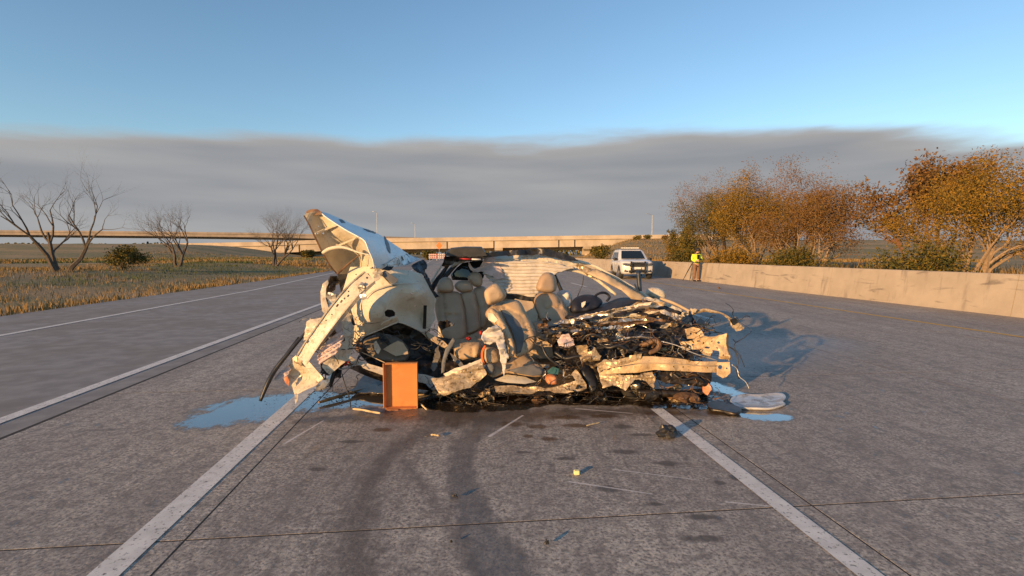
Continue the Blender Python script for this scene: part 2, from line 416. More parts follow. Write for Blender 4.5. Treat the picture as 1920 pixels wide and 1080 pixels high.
# --- right carriageway: bed, near slabs one by one, far pavement as a sheet
U_COL = [-3.70, -1.44, 2.09, 5.62, 9.15, 13.10]
V0, SLAB, NV = 2.73 - 3.05 * 3, 3.05, 14
bed = MB()
bed.quad(R(-3.74, -12, -0.001), R(13.14, -12, -0.001), R(13.14, 34.2, -0.001), R(-3.74, 34.2, -0.001))
road = structure(bed.build('road', M_BED))
slab_meshes = {}
rng = random.Random(4)
for ci in range(5):
    w = U_COL[ci + 1] - U_COL[ci]
    bm = bmesh.new()
    g, ch, top, bot = 0.006, 0.001, 0.0, -0.02
    W, L = w / 2 - g, SLAB / 2 - g
    r0 = [(-W, -L, bot), (W, -L, bot), (W, L, bot), (-W, L, bot)]
    r1 = [(x, y, top - ch) for x, y, _ in r0]
    r2 = [(math.copysign(W - ch, x), math.copysign(L - ch, y), top) for x, y, _ in r0]
    vv = [[bm.verts.new(p) for p in r] for r in (r0, r1, r2)]
    for a, b_ in ((0, 1), (1, 2)):
        for k in range(4): bm.faces.new([vv[a][k], vv[a][(k + 1) % 4], vv[b_][(k + 1) % 4], vv[b_][k]])
    bm.faces.new(vv[2])
    me = bpy.data.meshes.new('slab'); bm.to_mesh(me); bm.free(); me.materials.append(M_CONC)
    for j in range(NV):
        o = bpy.data.objects.new('slab', me); COL.objects.link(o); o.parent = road
        off = (0.0, 0.35, 0.0, 0.55, 0.2)[ci] * (1 if ci != 1 else 0)
        o.location = R((U_COL[ci] + U_COL[ci + 1]) / 2, V0 + SLAB * (j + 0.5), 0.0)
        o.rotation_euler = (0, 0, TH)
fr = MB(); vend = V0 + SLAB * NV
fr.quad(R(-3.7, vend, -0.002), R(13.1, vend, -0.002), R(13.1, 520, -0.002), R(-3.7, 520, -0.002))
structure(fr.build('far_road', M_CONC))
nr = MB()
nr.quad(R(-3.7, -60, -0.002), R(13.1, -60, -0.002), R(13.1, V0, -0.002), R(-3.7, V0, -0.002))
structure(nr.build('road_behind', M_CONC))
# --- left carriageway of asphalt
la = MB()
edges = [(-60, -11.0), (10, -11.0), (30, -11.05), (60, -11.6), (110, -14.0), (200, -22), (420, -60)]
for (v0, ue0), (v1, ue1) in zip(edges[:-1], edges[1:]):
    la.quad(R(ue0, v0, -0.006), R(-3.72, v0, -0.006), R(-3.72, v1, -0.006), R(ue1, v1, -0.006))
structure(la.build('left_road', M_ASPH))

# --- painted markings
def mat_paint(name, col, wear=0.5, emul=1.0):
    m, nt, b, out = new_mat(name)
    p = geo_pos(nt)
    n = nnoise(nt, p, 34, 6, 0.75)
    c = nmix(nt, nramp(nt, nnoise(nt, p, 9, 4), [(0.35, 0.0), (0.7, 0.6)]), col, tuple(x * 0.62 for x in col))
    nt.links.new(c, b.inputs['Base Color']); b.inputs['Roughness'].default_value = 0.7
    tr = N(nt, 'ShaderNodeBsdfTransparent'); mx = N(nt, 'ShaderNodeMixShader')
    nt.links.new(nramp(nt, n, [(wear - 0.08, 0.0), (wear + 0.02, 1.0)]), mx.inputs[0])
    nt.links.new(tr.outputs[0], mx.inputs[1]); nt.links.new(b.outputs[0], mx.inputs[2]); nt.links.new(mx.outputs[0], out.inputs[0])
    return m
M_WHITE_LINE = mat_paint('white_road_paint', (0.72, 0.68, 0.62), 0.42)
M_YELLOW_LINE = mat_paint('yellow_road_paint', (0.62, 0.36, 0.06), 0.40)
def line_mark(pts_uv, w, mat, z=0.004, name='lane_marking'):
    mb = MB(); P = [R(u, v, z) for u, v in pts_uv]
    for a, b_ in zip(P[:-1], P[1:]):
        d = (b_ - a).normalized(); s = Vector((-d.y, d.x, 0)) * w / 2
        mb.quad(a + s, a - s, b_ - s, b_ + s)
    return structure(mb.build(name, mat))
line_mark([(1.90, 0.4), (1.90, 4.66)], 0.125, M_WHITE_LINE)
line_mark([(1.90, 13.0), (1.90, 16.2)], 0.125, M_WHITE_LINE)
line_mark([(-1.66, -2.0), (-1.66, 6.6)], 0.15, M_WHITE_LINE)
for v in (24.5, 36.5, 48.5, 60.5, 72.5): 
    line_mark([(1.90, v), (1.90, v + 3.2)], 0.125, M_WHITE_LINE); line_mark([(-1.66, v), (-1.66, v + 3.2)], 0.125, M_WHITE_LINE)
for v in (-1, 11.0, 22.6, 34.8, 46.8, 58.8): line_mark([(5.78, v), (5.78, v + 3.2)], 0.125, M_WHITE_LINE)
line_mark([(-4.12, -20), (-4.13, 30), (-4.4, 60), (-6.5, 130), (-12, 220)], 0.14, M_WHITE_LINE, 0.0)
line_mark([(-8.2, -20), (-8.5, 22), (-9.9, 42), (-11.0, 70), (-13.6, 120), (-22, 210)], 0.15, M_WHITE_LINE, 0.0)
line_mark([(10.05, -20), (10.15, 22), (10.35, 45), (10.5, 120), (10.5, 300)], 0.13, M_YELLOW_LINE)

# --- concrete barrier, cast in lengths
def mat_barrier():
    m, nt, b, out = new_mat('barrier_concrete')
    p = geo_pos(nt)
    c = nmix(nt, nramp(nt, nnoise(nt, p, 1.2, 6, 0.65), [(0.35, 0.0), (0.7, 1.0)]), (0.33, 0.275, 0.215), (0.41, 0.345, 0.27))
    c = nmix(nt, nramp(nt, nnoise(nt, scaled(nt, p, (1.6, 1.6, 0.16)), 2.0, 5, 0.6), [(0.56, 0.0), (0.72, 0.75)]), c, (0.16, 0.13, 0.11))
    # tyre scuffs: loops and low dark smears
    c = nmix(nt, nramp(nt, nnoise(nt, scaled(nt, p, (0.35, 0.35, 2.6)), 1.7, 5, 0.6, 1.4), [(0.60, 0.0), (0.68, 0.6)]), c, (0.10, 0.085, 0.075))
    nt.links.new(c, b.inputs['Base Color']); b.inputs['Roughness'].default_value = 0.9
    nbump(nt, b, nnoise(nt, p, 25, 5, 0.7), 0.3, 0.01)
    return m
M_BARRIER = mat_barrier()
prof = [(-0.03, 0.0), (0.0, 0.08), (0.16, 1.03), (0.18, 1.06), (0.34, 1.06), (0.36, 1.03), (0.52, 0.08), (0.55, 0.0)]
LSEG = 6.1
mb = MB(); mb.loft([[(u, y, z) for u, z in prof] for y in (0.008, LSEG - 0.008)])
me_seg = mb.build('barrier_length', M_BARRIER).data
seg0 = [o for o in bpy.data.objects if o.data is me_seg][0]
barrier = tag(empty('concrete_barrier', R(13.2, 0, -0.05), TH), 'long weathered concrete median barrier with tyre scuffs along the right shoulder', 'barrier')
seg0.parent = barrier
for k in range(22):
    o = seg0 if k == 0 else seg0.copy()
    if k: COL.objects.link(o)
    o.parent = barrier; o.location = (0, -14 + LSEG * k + (0.4 if k else 0.4), 0)

# ================================================================== OVERPASS AND ROADSIDE
M_DECK = worn('overpass_concrete', (0.44, 0.36, 0.27), (0.52, 0.43, 0.33), 0.25, 0.9, dirt=(0.30, 0.24, 0.18), dscale=0.15, dlo=0.5, dhi=0.75)
M_DECK2 = worn('flyover_concrete', (0.20, 0.17, 0.15), (0.26, 0.22, 0.19), 0.25, 0.9)
M_STEELPOST = worn('galvanised_steel', (0.30, 0.30, 0.30), (0.38, 0.38, 0.38), 4, 0.5, 0.6)

def bridge(name, path, par_h, gird_h, depth, mat, label, piers, joints, pier_w=1.6):
    """deck along a path of (px, y_top_of_parapet, Y); parapet, girder, far girder, piers and joints are parts"""
    root = tag(empty(name, at(*path[len(path) // 2])), label, 'bridge')
    def strip(nm, off0, off1, y0, y1):
        mb = MB(); rings = []
        for px, py, Y in path:
            p = at(px, py, Y); 
            rings.append([Vector((p.x, Y + y0, p.z - off0)), Vector((p.x, Y + y1, p.z - off0)), Vector((p.x, Y + y1, p.z - off1)), Vector((p.x, Y + y0, p.z - off1))])
        mb.loft(rings); o = mb.build(nm, mat); keep(o, root); return o
    strip('parapet', 0.0, par_h, 0.0, 0.4)
    strip('deck', par_h, par_h + 0.28, -0.25, depth)
    strip('girder', par_h + 0.28, par_h + gird_h, 0.35, 0.95)
    strip('far_girder', par_h + 0.28, par_h + gird_h + 1.3, depth - 1.2, depth - 0.6)
    strip('far_parapet', 0.0, par_h, depth - 0.4, depth)
    def top(px):
        for a, b in zip(path[:-1], path[1:]):
            if a[0] <= px <= b[0]:
                t = (px - a[0]) / (b[0] - a[0]); return a[1] + (b[1] - a[1]) * t, a[2] + (b[2] - a[2]) * t
    for px in joints:
        py, Y = top(px); p = at(px, py, Y)
        mb = MB(); mb.box((p.x - 0.22, Y + 0.3, p.z - par_h - gird_h), (p.x + 0.22, Y + 0.5, p.z - par_h - 0.28)); keep(mb.build('girder_joint', M_BED), root)
    for px in piers:
        py, Y = top(px); p = at(px, py, Y); zc = p.z - par_h - gird_h
        mb = MB()
        yc = Y + depth * 0.5
        # hammerhead cap: inverted trapezoid, running across the deck
        mb.loft([[(p.x - w, Y - 0.2 + ins, z), (p.x + w, Y - 0.2 + ins, z), (p.x + w, Y + depth - ins, z), (p.x - w, Y + depth - ins, z)] for w, z, ins in ((pier_w * 0.65, zc - 3.2, 3.0), (pier_w * 0.75, zc - 1.8, 2.2), (pier_w, zc - 0.9, 0.4), (pier_w, zc - 0.02, 0.0))])
        cap = mb.build('pier_cap', mat); keep(cap, root)
        mb = MB(); mb.loft([[(p.x + w * math.cos(a), yc - 3 + w * 1.4 * math.sin(a), z) for a in [2 * math.pi * k / 12 for k in range(12)]] for w, z in ((0.75, -0.4), (0.75, zc - 2.9))])
        keep(mb.build('pier_column', mat), root)
    return root
def keep(o, root):
    """parent without moving"""
    bpy.context.view_layer.update()
    o.parent = root; o.matrix_parent_inverse = root.matrix_world.inverted()
br = bridge('overpass', [(120, 460, 185), (495, 453.5, 192), (600, 449.5, 195), (740, 446.5, 198), (900, 444.5, 200), (1100, 441.5, 200), (1290, 439.5, 202), (1480, 438, 206)],
       1.25, 3.1, 12.0, M_DECK, 'sunlit tan concrete overpass crossing the highway on hammerhead piers', (935, 1102), (838, 926, 1048, 1078, 640, 560))
fl = bridge('flyover', [(-400, 428, 330), (300, 434, 330), (495, 436.5, 330), (600, 439, 330), (730, 443.5, 335), (830, 447.0, 345)],
       0.9, 2.1, 9.0, M_DECK2, 'dark distant flyover rising to the left behind the tan overpass', (), ())

def light_pole(base, h, arm, label, two=False):
    root = tag(empty('street_light', base), label, 'street light', 'light poles along the overpass')
    mb = MB(); mb.tube([(0, 0, 0), (0, 0, h)], [0.16, 0.09], 8); mb.build('pole', M_STEELPOST, root)
    mb = MB(); mb.tube(smooth_path([(0, 0, h - 0.2), (-arm * 0.4, 0, h + 0.35), (-arm, 0, h + 0.6)], 4), 0.07, 6); mb.build('arm', M_STEELPOST, root)
    mb = MB(); mb.loft([[(-arm + dx, w, h + 0.6 + z) for w, z in ((-0.18 * s, -0.08), (0.18 * s, -0.08), (0.12 * s, 0.1), (-0.12 * s, 0.1))] for dx, s in ((0.1, 0.7), (-0.3, 1.0), (-0.85, 0.6))]); mb.build('lamp_head', M_STEELPOST, root)
p = at(1225, 441.0, 204); light_pole(p + Vector((0, 2, -0.5)), 8.6, 1.9, 'single arm street light standing on the right end of the tan overpass')
p = at(705, 447.5, 203); light_pole(p + Vector((0, 2, -0.5)), 10.8, 0.9, 'tall thin street light on the overpass behind the raised crumpled panel')
p = at(777, 447.0, 250); light_pole(p + Vector((0, 2, -2.0)), 9.0, 1.2, 'small faint street light far beyond the overpass')
# small road sign seen edge-lit on the overpass end
p = at(1257, 441.0, 205)
sg = tag(empty('road_sign', p + Vector((0, 3, -0.4))), 'small dark diamond road sign standing above the overpass right end', 'road sign')
mb = MB(); mb.tube([(0, 0, 0), (0, 0, 3.1)], 0.06, 6); mb.build('post', M_STEELPOST, sg)
mb = MB(); mb.loft([[(0.42 * math.sin(a) * 0.9, y, 2.4 + 0.85 * math.cos(a)) for a in (0, math.pi / 2, math.pi, 3 * math.pi / 2)] for y in (-0.09, -0.065)])
mb.build('sign_plate', worn('sign_back', (0.05, 0.045, 0.04), (0.08, 0.07, 0.06), 3, 0.6), sg)

# roadwork sign and barricade at the mouth of the bridge
M_ORANGE = worn('roadwork_orange', (0.80, 0.20, 0.03), (0.70, 0.16, 0.03), 6, 0.55)
M_REDWHITE = worn('barricade_red', (0.55, 0.08, 0.05), (0.48, 0.07, 0.05), 6, 0.6)
M_SIGNWHITE = worn('barricade_white', (0.72, 0.7, 0.66), (0.62, 0.6, 0.57), 6, 0.6)
g = on_ground(824, 487.5)
sg = tag(empty('roadwork_sign', g), 'orange diamond roadwork sign on a post before the overpass', 'road sign')
mb = MB(); mb.tube([(0, 0, 0), (0, 0, 4.0)], 0.05, 6); mb.build('post', M_STEELPOST, sg)
mb = MB(); mb.loft([[(0.8 * math.sin(a), y, 3.5 + 0.95 * math.cos(a)) for a in (0, math.pi / 2, math.pi, 3 * math.pi / 2)] for y in (-0.09, -0.06)]); mb.build('sign_plate', M_ORANGE, sg)
for i, (px, lab) in enumerate(((812, 'red and white striped barricade left of the pair under the overpass'), (826, 'red and white striped barricade right of the pair under the overpass'))):
    g = on_ground(px, 488.3)
    ba = tag(empty('barricade', g), lab, 'barricade', 'barricades under the overpass')
    for sx in (-0.8, 0.8):
        mb = MB(); mb.box((sx - 0.05, -0.25, 0), (sx + 0.05, 0.25, 0.06)); mb.box((sx - 0.04, -0.03, 0.05), (sx + 0.04, 0.03, 1.5)); mb.build('leg', M_STEELPOST, ba)
    for zz in (0.45, 0.85, 1.25):
        mb = MB(); mb.box((-0.95, -0.06, zz), (0.95, -0.032, zz + 0.24)); bd = mb.build('board', M_SIGNWHITE, ba)
        for q in range(4):
            x0 = -0.85 + q * 0.48
            mb = MB(); mb.add([(x0, -0.064, zz + 0.005), (x0 + 0.22, -0.064, zz + 0.005), (x0 + 0.34, -0.064, zz + 0.235), (x0 + 0.12, -0.064, zz + 0.235)], [[0, 1, 2, 3]]); mb.build('stripe', M_REDWHITE, bd)

# ------------------------------------------------------------------ vegetation
def leaf_mat(name, a, b_, c_):
    m, nt, b, out = new_mat(name)
    oi = N(nt, 'ShaderNodeNewGeometry').outputs['Random Per Island']
    col = nramp(nt, oi, [(0.0, a), (0.5, b_), (1.0, c_)])
    nt.links.new(col, b.inputs['Base Color']); b.inputs['Roughness'].default_value = 0.75
    b.inputs['Specular IOR Level'].default_value = 0.2
    return m
M_BARK = worn('grey_bark', (0.065, 0.05, 0.04), (0.10, 0.08, 0.06), 12, 0.9, bump=0.5)
M_BARK_PALE = worn('pale_twig_bark', (0.24, 0.17, 0.11), (0.32, 0.23, 0.15), 12, 0.9)
M_TWIG = worn('red_twigs', (0.17, 0.085, 0.05), (0.24, 0.12, 0.065), 6, 0.9)
M_LEAF_GOLD = leaf_mat('autumn_gold_leaves', (0.10, 0.075, 0.012), (0.20, 0.12, 0.014), (0.28, 0.15, 0.02))
M_LEAF_OLIVE = leaf_mat('olive_leaves', (0.035, 0.045, 0.012), (0.09, 0.08, 0.018), (0.19, 0.12, 0.018))
M_LEAF_RUST = leaf_mat('rust_leaves', (0.12, 0.06, 0.018), (0.18, 0.09, 0.025), (0.15, 0.10, 0.03))

def grow(mb, p, d, L, r, depth, rng, spread, tips, lift=0.12, kids=(2, 4)):
    n = 4; pts = [p]; rad = [r]; q = p.copy(); dd = d.copy()
    for i in range(n):
        dd = (dd + Vector((rng.gauss(0, 0.14), rng.gauss(0, 0.14), rng.gauss(0, 0.10) + lift * 0.3))).normalized()
        q = q + dd * (L / n); pts.append(q.copy()); rad.append(r * (1 - 0.55 * (i + 1) / n))
    mb.tube(pts, rad, 5 if depth > 1 else 3, cap=False)
    if depth == 0: tips.append((pts[-1], dd)); return
    if depth <= 2: tips.append((pts[2], dd))
    if depth == 3: tips.append((pts[3], dd))
    for k in range(rng.randint(*kids)):
        j = rng.choice((2, 3, 4, 4)); a = rng.uniform(0, 2 * math.pi)
        side = dd.orthogonal().normalized(); side.rotate(Matrix.Rotation(a, 3, dd))
        nd = (dd + side * spread * rng.uniform(0.6, 1.2) + Vector((0, 0, lift))).normalized()
        grow(mb, pts[j], nd, L * rng.uniform(0.55, 0.8), rad[j] * 0.72, depth - 1, rng, spread, tips, lift, kids)
def leaves(tips, n, size, spread, rng):
    mb = MB()
    for t in range(n):
        p, d = rng.choice(tips)
        gg = lambda k: max(-1.25, min(1.25, rng.gauss(0, 1))) * k
        c = p + Vector((gg(spread), gg(spread), gg(spread * 0.8)))
        a = Vector((rng.gauss(0, 1), rng.gauss(0, 1), rng.gauss(0, 1))).normalized(); b = a.orthogonal().normalized(); b.rotate(Matrix.Rotation(rng.uniform(0, 6.28), 3, a))
        c2 = a.cross(b); s = size * rng.uniform(0.6, 1.3)
        mb.add([c - b * s, c + c2 * s * 0.45, c + b * s, c - c2 * s * 0.45], [[0, 1, 2, 3]])
    return mb
def tree(name, base, h, seed, label, leaf=None, nleaf=0, stems=1, bark=None, group=None, depth=4, spread=0.55, size=0.09, lspread=0.3, r0=None, cat='tree', lean=None, kids=(2, 4)):
    rng = random.Random(seed)
    root = tag(empty(name, base), label, cat, group)
    trunk, tips = MB(), []
    for s in range(stems):
        a = rng.uniform(0, 6.28); 
        d = Vector((0, 0, 1)) if stems == 1 else Vector((math.cos(a) * 0.45, math.sin(a) * 0.45, 1)).normalized()
        if lean: d = (d + Vector(lean)).normalized()
        p0 = Vector((0, 0, -0.15)) if stems == 1 else Vector((math.cos(a) * 0.25, math.sin(a) * 0.25, -0.15))
        grow(trunk, p0, d, h * (0.36 if stems > 1 else 0.33), r0 or h * 0.022, depth, rng, spread, tips, 0.12, kids)
    trunk.build('trunk', bark or M_BARK, root)
    if nleaf: leaves(tips, nleaf, size, lspread * (0.62 if cat == 'tree' else 1.0), rng).build('crown', leaf, root)
    return root
# bare tree on the left verge
def gpt(px, py): return on_ground(px, py, 0.3)
tree('bare_tree', gpt(514, 497), 7.0, 3, 'small bare winter tree on the grassy left verge', depth=5, spread=0.8, r0=0.14, stems=4, kids=(3, 5))
tree('bare_tree', gpt(330, 503), 7.0, 8, 'leafless twiggy tree left of the small bare verge tree', depth=5, spread=0.7, r0=0.16, stems=2, kids=(3, 4))
tree('bare_tree', gpt(120, 514), 7.5, 15, 'leafless grey tree at the far left of the verge', depth=5, spread=0.7, r0=0.16, stems=3, kids=(2, 4))
tree('roadside_bush', gpt(225, 509), 2.2, 18, 'low olive bush between the leafless trees on the left', M_LEAF_OLIVE, 2600, 4, M_BARK, depth=3, spread=0.7, size=0.08, lspread=0.22, r0=0.04, cat='bush')
# thicket behind the barrier
def vg(u, v): return R(u, v, terrain_h(u, v))
thicket = 'autumn trees behind the barrier'
tree('autumn_tree', vg(18.9, 35.5), 6.4, 21, 'olive and gold leaved tree behind the barrier beside the officer', M_LEAF_OLIVE, 26000, 8, M_BARK_PALE, thicket, 4, 0.72, 0.05, 0.42, 0.07, lean=(-0.05, 0, 0))
tree('autumn_tree', vg(21.6, 39.0), 8.2, 22, 'tall rust red twiggy tree rising behind the olive one', M_LEAF_RUST, 12000, 6, M_TWIG, thicket, 5, 0.58, 0.045, 0.34, 0.08)
tree('autumn_tree', vg(18.3, 30.0), 6.6, 23, 'golden leaved tree behind the barrier right of the officer', M_LEAF_GOLD, 28000, 8, M_BARK_PALE, thicket, 4, 0.68, 0.05, 0.42, 0.08)
tree('autumn_tree', vg(22.0, 32.0), 7.8, 24, 'tall reddish half bare tree behind the golden leaved one', M_LEAF_RUST, 12000, 6, M_TWIG, thicket, 5, 0.58, 0.05, 0.36, 0.09)
tree('autumn_tree', vg(17.8, 24.0), 5.0, 25, 'broad orange brown tree behind the near stretch of barrier', M_LEAF_RUST, 28000, 8, M_BARK_PALE, thicket, 4, 0.68, 0.045, 0.42, 0.09)
tree('autumn_tree', vg(19.0, 17.0), 4.8, 26, 'large golden tree at the right edge above the barrier', M_LEAF_GOLD, 30000, 8, M_BARK_PALE, thicket, 4, 0.66, 0.042, 0.45, 0.10)
tree('autumn_tree', vg(25.0, 25.0), 6.6, 27, 'tallest rusty tree at the back of the thicket on the right', M_LEAF_RUST, 11000, 5, M_TWIG, thicket, 5, 0.55, 0.10, 0.40, 0.11)
tree('autumn_tree', vg(21.0, 46.0), 4.0, 28, 'low olive scrub tree beyond the officer at the foot of the embankment', M_LEAF_OLIVE, 6500, 5, M_BARK_PALE, thicket, 4, 0.65, 0.085, 0.25, 0.05)
tree('autumn_tree', vg(27.0, 62.0), 3.0, 29, 'thin tan scrub tree on the lower embankment', M_LEAF_GOLD, 3500, 4, M_TWIG, thicket, 4, 0.6, 0.09, 0.30, 0.05)
for k, (u, v, h, lab) in enumerate(((15.6, 33.5, 2.4, 'low olive undergrowth behind the barrier directly right of the officer'), (15.7, 28.0, 2.3, 'low tan undergrowth behind the barrier under the golden tree'), (15.8, 22.0, 2.2, 'low olive undergrowth behind the barrier under the orange brown tree'), (15.9, 16.5, 2.2, 'low olive undergrowth at the right edge behind the barrier'))):
    tree('undergrowth_bush', vg(u, v), h, 90 + k, lab, (M_LEAF_OLIVE, M_LEAF_GOLD)[k == 1], 6000, 9, M_BARK_PALE, 'undergrowth behind the barrier', 3, 0.85, 0.06, 0.30, 0.03, cat='bush')
# far woods beyond the bridges
mb = MB(); rng = random.Random(5)
for k in range(9000):
    px = rng.uniform(-300, 2300); Y = rng.uniform(560, 640)
    hh = 12 + 5 * noise.noise(Vector((px * 0.012, 0, 0))) + 2 * noise.noise(Vector((px * 0.05, 3, 0)))
    if 700 < px < 1150: hh *= 0.95
    c = at(px, 476, Y); c.z = rng.random() ** 0.8 * hh
    s_ = rng.uniform(0.8, 1.9); a = rng.uniform(0, 3.14); dx, dy = math.cos(a) * s_, math.sin(a) * s_
    mb.add([c + Vector((-dx, -dy, -s_)), c + Vector((dx, dy, -s_)), c + Vector((dx * .5, dy * .5, s_)), c + Vector((-dx * .6, -dy * .6, s_ * .8))], [[0, 1, 2, 3]])
fw = stuff(mb.build('far_woods', M_LEAF_OLIVE)); fw['label'] = 'dark distant tree line along the horizon beyond the bridges'; fw['category'] = 'woods'
# dark rounded bushes by the bridge and on the fill
for px, py, h, sd_, lab in ((803, 487.5, 3.0, 31, 'dark rounded bush at the roadside left of the barricades'), (578, 488.5, 2.4, 32, 'dark low bush on the left embankment near the bare tree'), (1128, 489, 4.5, 33, 'dark evergreen clump under the right end of the overpass')):
    g = on_ground(px, py)
    tree('roadside_bush', Vector((g.x, g.y, terrain_h(*to_uv(g)))), h, sd_, lab, M_LEAF_OLIVE, 1500, 5, M_BARK, 'bushes near the overpass', 2, 0.8, 0.22, h * 0.13, 0.06, cat='bush')
for k, (u, v, h) in enumerate(((58, 160, 1.9), (64, 166, 2.2), (70, 166, 1.8))):
    tree('embankment_bush', vg(u, v), h, 40 + k, ('leftmost', 'middle', 'rightmost')[k] + ' of the small bushes on top of the right embankment', (M_LEAF_OLIVE, M_LEAF_OLIVE, M_LEAF_RUST)[k], 500, 4, M_BARK, 'bushes on the embankment top', 2, 0.8, 0.22, 0.35, 0.04, cat='bush')

# dry grass: verge on the left, embankment and strip behind the barrier on the right
def grass(name, spots, mat, label):
    mb = MB(); rng = random.Random(len(name))
    for p, h, w in spots:
        a = rng.uniform(0, 3.14); dx, dy = math.cos(a) * w, math.sin(a) * w
        lean = Vector((rng.gauss(0, 0.25) * h, rng.gauss(0, 0.25) * h, h))
        mb.add([p + Vector((-dx, -dy, -0.03)), p + Vector((dx, dy, -0.03)), p + lean + Vector((dx * 0.2, dy * 0.2, 0)), p + lean - Vector((dx * 0.2, dy * 0.2, 0))], [[0, 1, 2, 3]])
    o = stuff(mb.build(name, mat)); o['label'] = label; o['category'] = 'grass'; return o
M_STRAW = leaf_mat('dry_straw', (0.20, 0.13, 0.05), (0.30, 0.19, 0.075), (0.16, 0.115, 0.04))
M_GREEN = leaf_mat('winter_green', (0.045, 0.07, 0.02), (0.075, 0.095, 0.03), (0.13, 0.12, 0.04))
rng = random.Random(77)
straw, green = [], []
def scatter(n, u0, u1, v0, v1, hs, ws, thr=None):
    for _ in range(n):
        u, v = rng.uniform(u0, u1), v0 + (v1 - v0) * rng.random() ** 1.5
        p = vg(u, v); k = noise.noise(Vector((u * 0.10, v * 0.035, 5))) + 0.35 * noise.noise(Vector((u * 0.5, v * 0.3, 2)))
        if noise.noise(Vector((u * 0.35, v * 0.22, 9))) < -0.18 and rng.random() < 0.7: continue
        s = 0.6 + min(v, 60) / 60
        (green if (k > 0.02 and thr) else straw).append((p, rng.uniform(*hs) * (0.8 if k > 0.02 else 1), rng.uniform(*ws) * s))
scatter(46000, -34, -11.6, 8, 70, (0.03, 0.20), (0.006, 0.02), True)
scatter(26000, -80, -13, 60, 150, (0.08, 0.35), (0.015, 0.05), True)
scatter(3000, -12.2, -11.1, 4, 60, (0.08, 0.25), (0.015, 0.03), False)
scatter(12000, 14.4, 30, 10, 62, (0.2, 0.7), (0.01, 0.02), False)
scatter(26000, 17, 75, 62, 178, (0.15, 0.5), (0.02, 0.05), False)
grass('dry_grass', straw, M_STRAW, 'dry straw coloured grass on the verges and embankment')
grass('green_grass', green, M_GREEN, 'short green grass patches on the verges')

# ================================================================== WRECKED CAR
M_BODY = worn('dirty_white_paint', (0.52, 0.45, 0.34), (0.62, 0.55, 0.44), 6, 0.30, dirt=(0.22, 0.15, 0.08), dscale=22, dlo=0.52, dhi=0.72, bump=0.15, bscale=80, scratch=(0.16, 0.12, 0.09))
M_BODY_CLEAN = worn('white_body_paint', (0.70, 0.69, 0.67), (0.77, 0.76, 0.74), 5, 0.3, dirt=(0.14, 0.13, 0.12), dscale=14, dlo=0.64, dhi=0.72, scratch=(0.30, 0.29, 0.28))
M_PRIMER = worn('cream_inner_paint', (0.54, 0.48, 0.37), (0.62, 0.56, 0.45), 5, 0.5, dirt=(0.30, 0.22, 0.12), dscale=5, dlo=0.58, dhi=0.8, scratch=(0.24, 0.18, 0.11))
M_MUD = worn('mud_splashed_metal', (0.38, 0.28, 0.16), (0.50, 0.39, 0.25), 9, 0.36, 0.25, dirt=(0.10, 0.065, 0.035), dscale=26, dlo=0.48, dhi=0.68, bump=0.12, bscale=60, scratch=(0.10, 0.07, 0.045))
M_ALU = worn('torn_aluminium', (0.55, 0.52, 0.48), (0.68, 0.65, 0.60), 10, 0.38, 0.75, dirt=(0.10, 0.08, 0.06), dscale=12, dlo=0.5, dhi=0.62)
M_LEATHER = worn('beige_leather', (0.36, 0.245, 0.155), (0.42, 0.295, 0.19), 5, 0.55, bump=0.25, bscale=160)
M_LEATHER_DUSTY = worn('dusty_beige_leather', (0.42, 0.295, 0.175), (0.48, 0.35, 0.22), 5, 0.65, dirt=(0.18, 0.12, 0.07), dscale=10, dlo=0.54, dhi=0.7, bump=0.25, bscale=160)
M_SEATFACE = worn('dark_grey_finish', (0.115, 0.115, 0.115), (0.15, 0.148, 0.145), 8, 0.8, bump=0.3, bscale=220)  # even dark grey with fine bumps, for the seat face and small trim
M_TRIM = worn('tan_interior_trim', (0.40, 0.30, 0.19), (0.46, 0.35, 0.23), 6, 0.6)
M_BLACK = worn('black_plastic', (0.012, 0.012, 0.013), (0.028, 0.027, 0.027), 9, 0.42, bump=0.2, bscale=60)
M_GRIME = worn('oily_black_metal', (0.012, 0.010, 0.009), (0.05, 0.038, 0.028), 14, 0.38, 0.3, bump=0.4, bscale=50)
M_RUST = worn('rusty_brown_metal', (0.10, 0.055, 0.03), (0.19, 0.11, 0.06), 16, 0.65, 0.2, bump=0.4, bscale=60)
M_COPPER = worn('orange_plastic_clutter', (0.50, 0.17, 0.06), (0.60, 0.26, 0.12), 16, 0.45)
M_GLASS = None
M_CLOTH = worn('airbag_fabric', (0.50, 0.46, 0.42), (0.58, 0.54, 0.49), 14, 0.85, bump=0.5, bscale=45, dirt=(0.36, 0.31, 0.26), dscale=12, dlo=0.58, dhi=0.75)
M_PINK = worn('pinkish_lining', (0.56, 0.42, 0.38), (0.64, 0.50, 0.46), 14, 0.85, bump=0.4, bscale=45)
M_NAVY = worn('navy_dashboard', (0.010, 0.012, 0.022), (0.018, 0.020, 0.032), 8, 0.6, bump=0.4, bscale=90)
M_BLUE = worn('dark_blue_plastic', (0.012, 0.025, 0.05), (0.02, 0.035, 0.065), 8, 0.45)
M_STRAP = worn('orange_strap', (0.72, 0.13, 0.02), (0.65, 0.11, 0.02), 9, 0.6)
M_RED = worn('red_plastic', (0.40, 0.025, 0.02), (0.30, 0.02, 0.018), 9, 0.5)
M_TEAL = worn('teal_plastic', (0.03, 0.10, 0.10), (0.04, 0.13, 0.13), 9, 0.5)
def mat_darkglass():
    m, nt, b, out = new_mat('dark_tinted_glass')
    b.inputs['Base Color'].default_value = (0.012, 0.016, 0.018, 1); b.inputs['Roughness'].default_value = 0.06
    b.inputs['Specular IOR Level'].default_value = 0.6
    nbump(nt, b, nnoise(nt, geo_pos(nt), 2.0, 2), 0.05, 0.02)
    return m
M_GLASS = mat_darkglass()

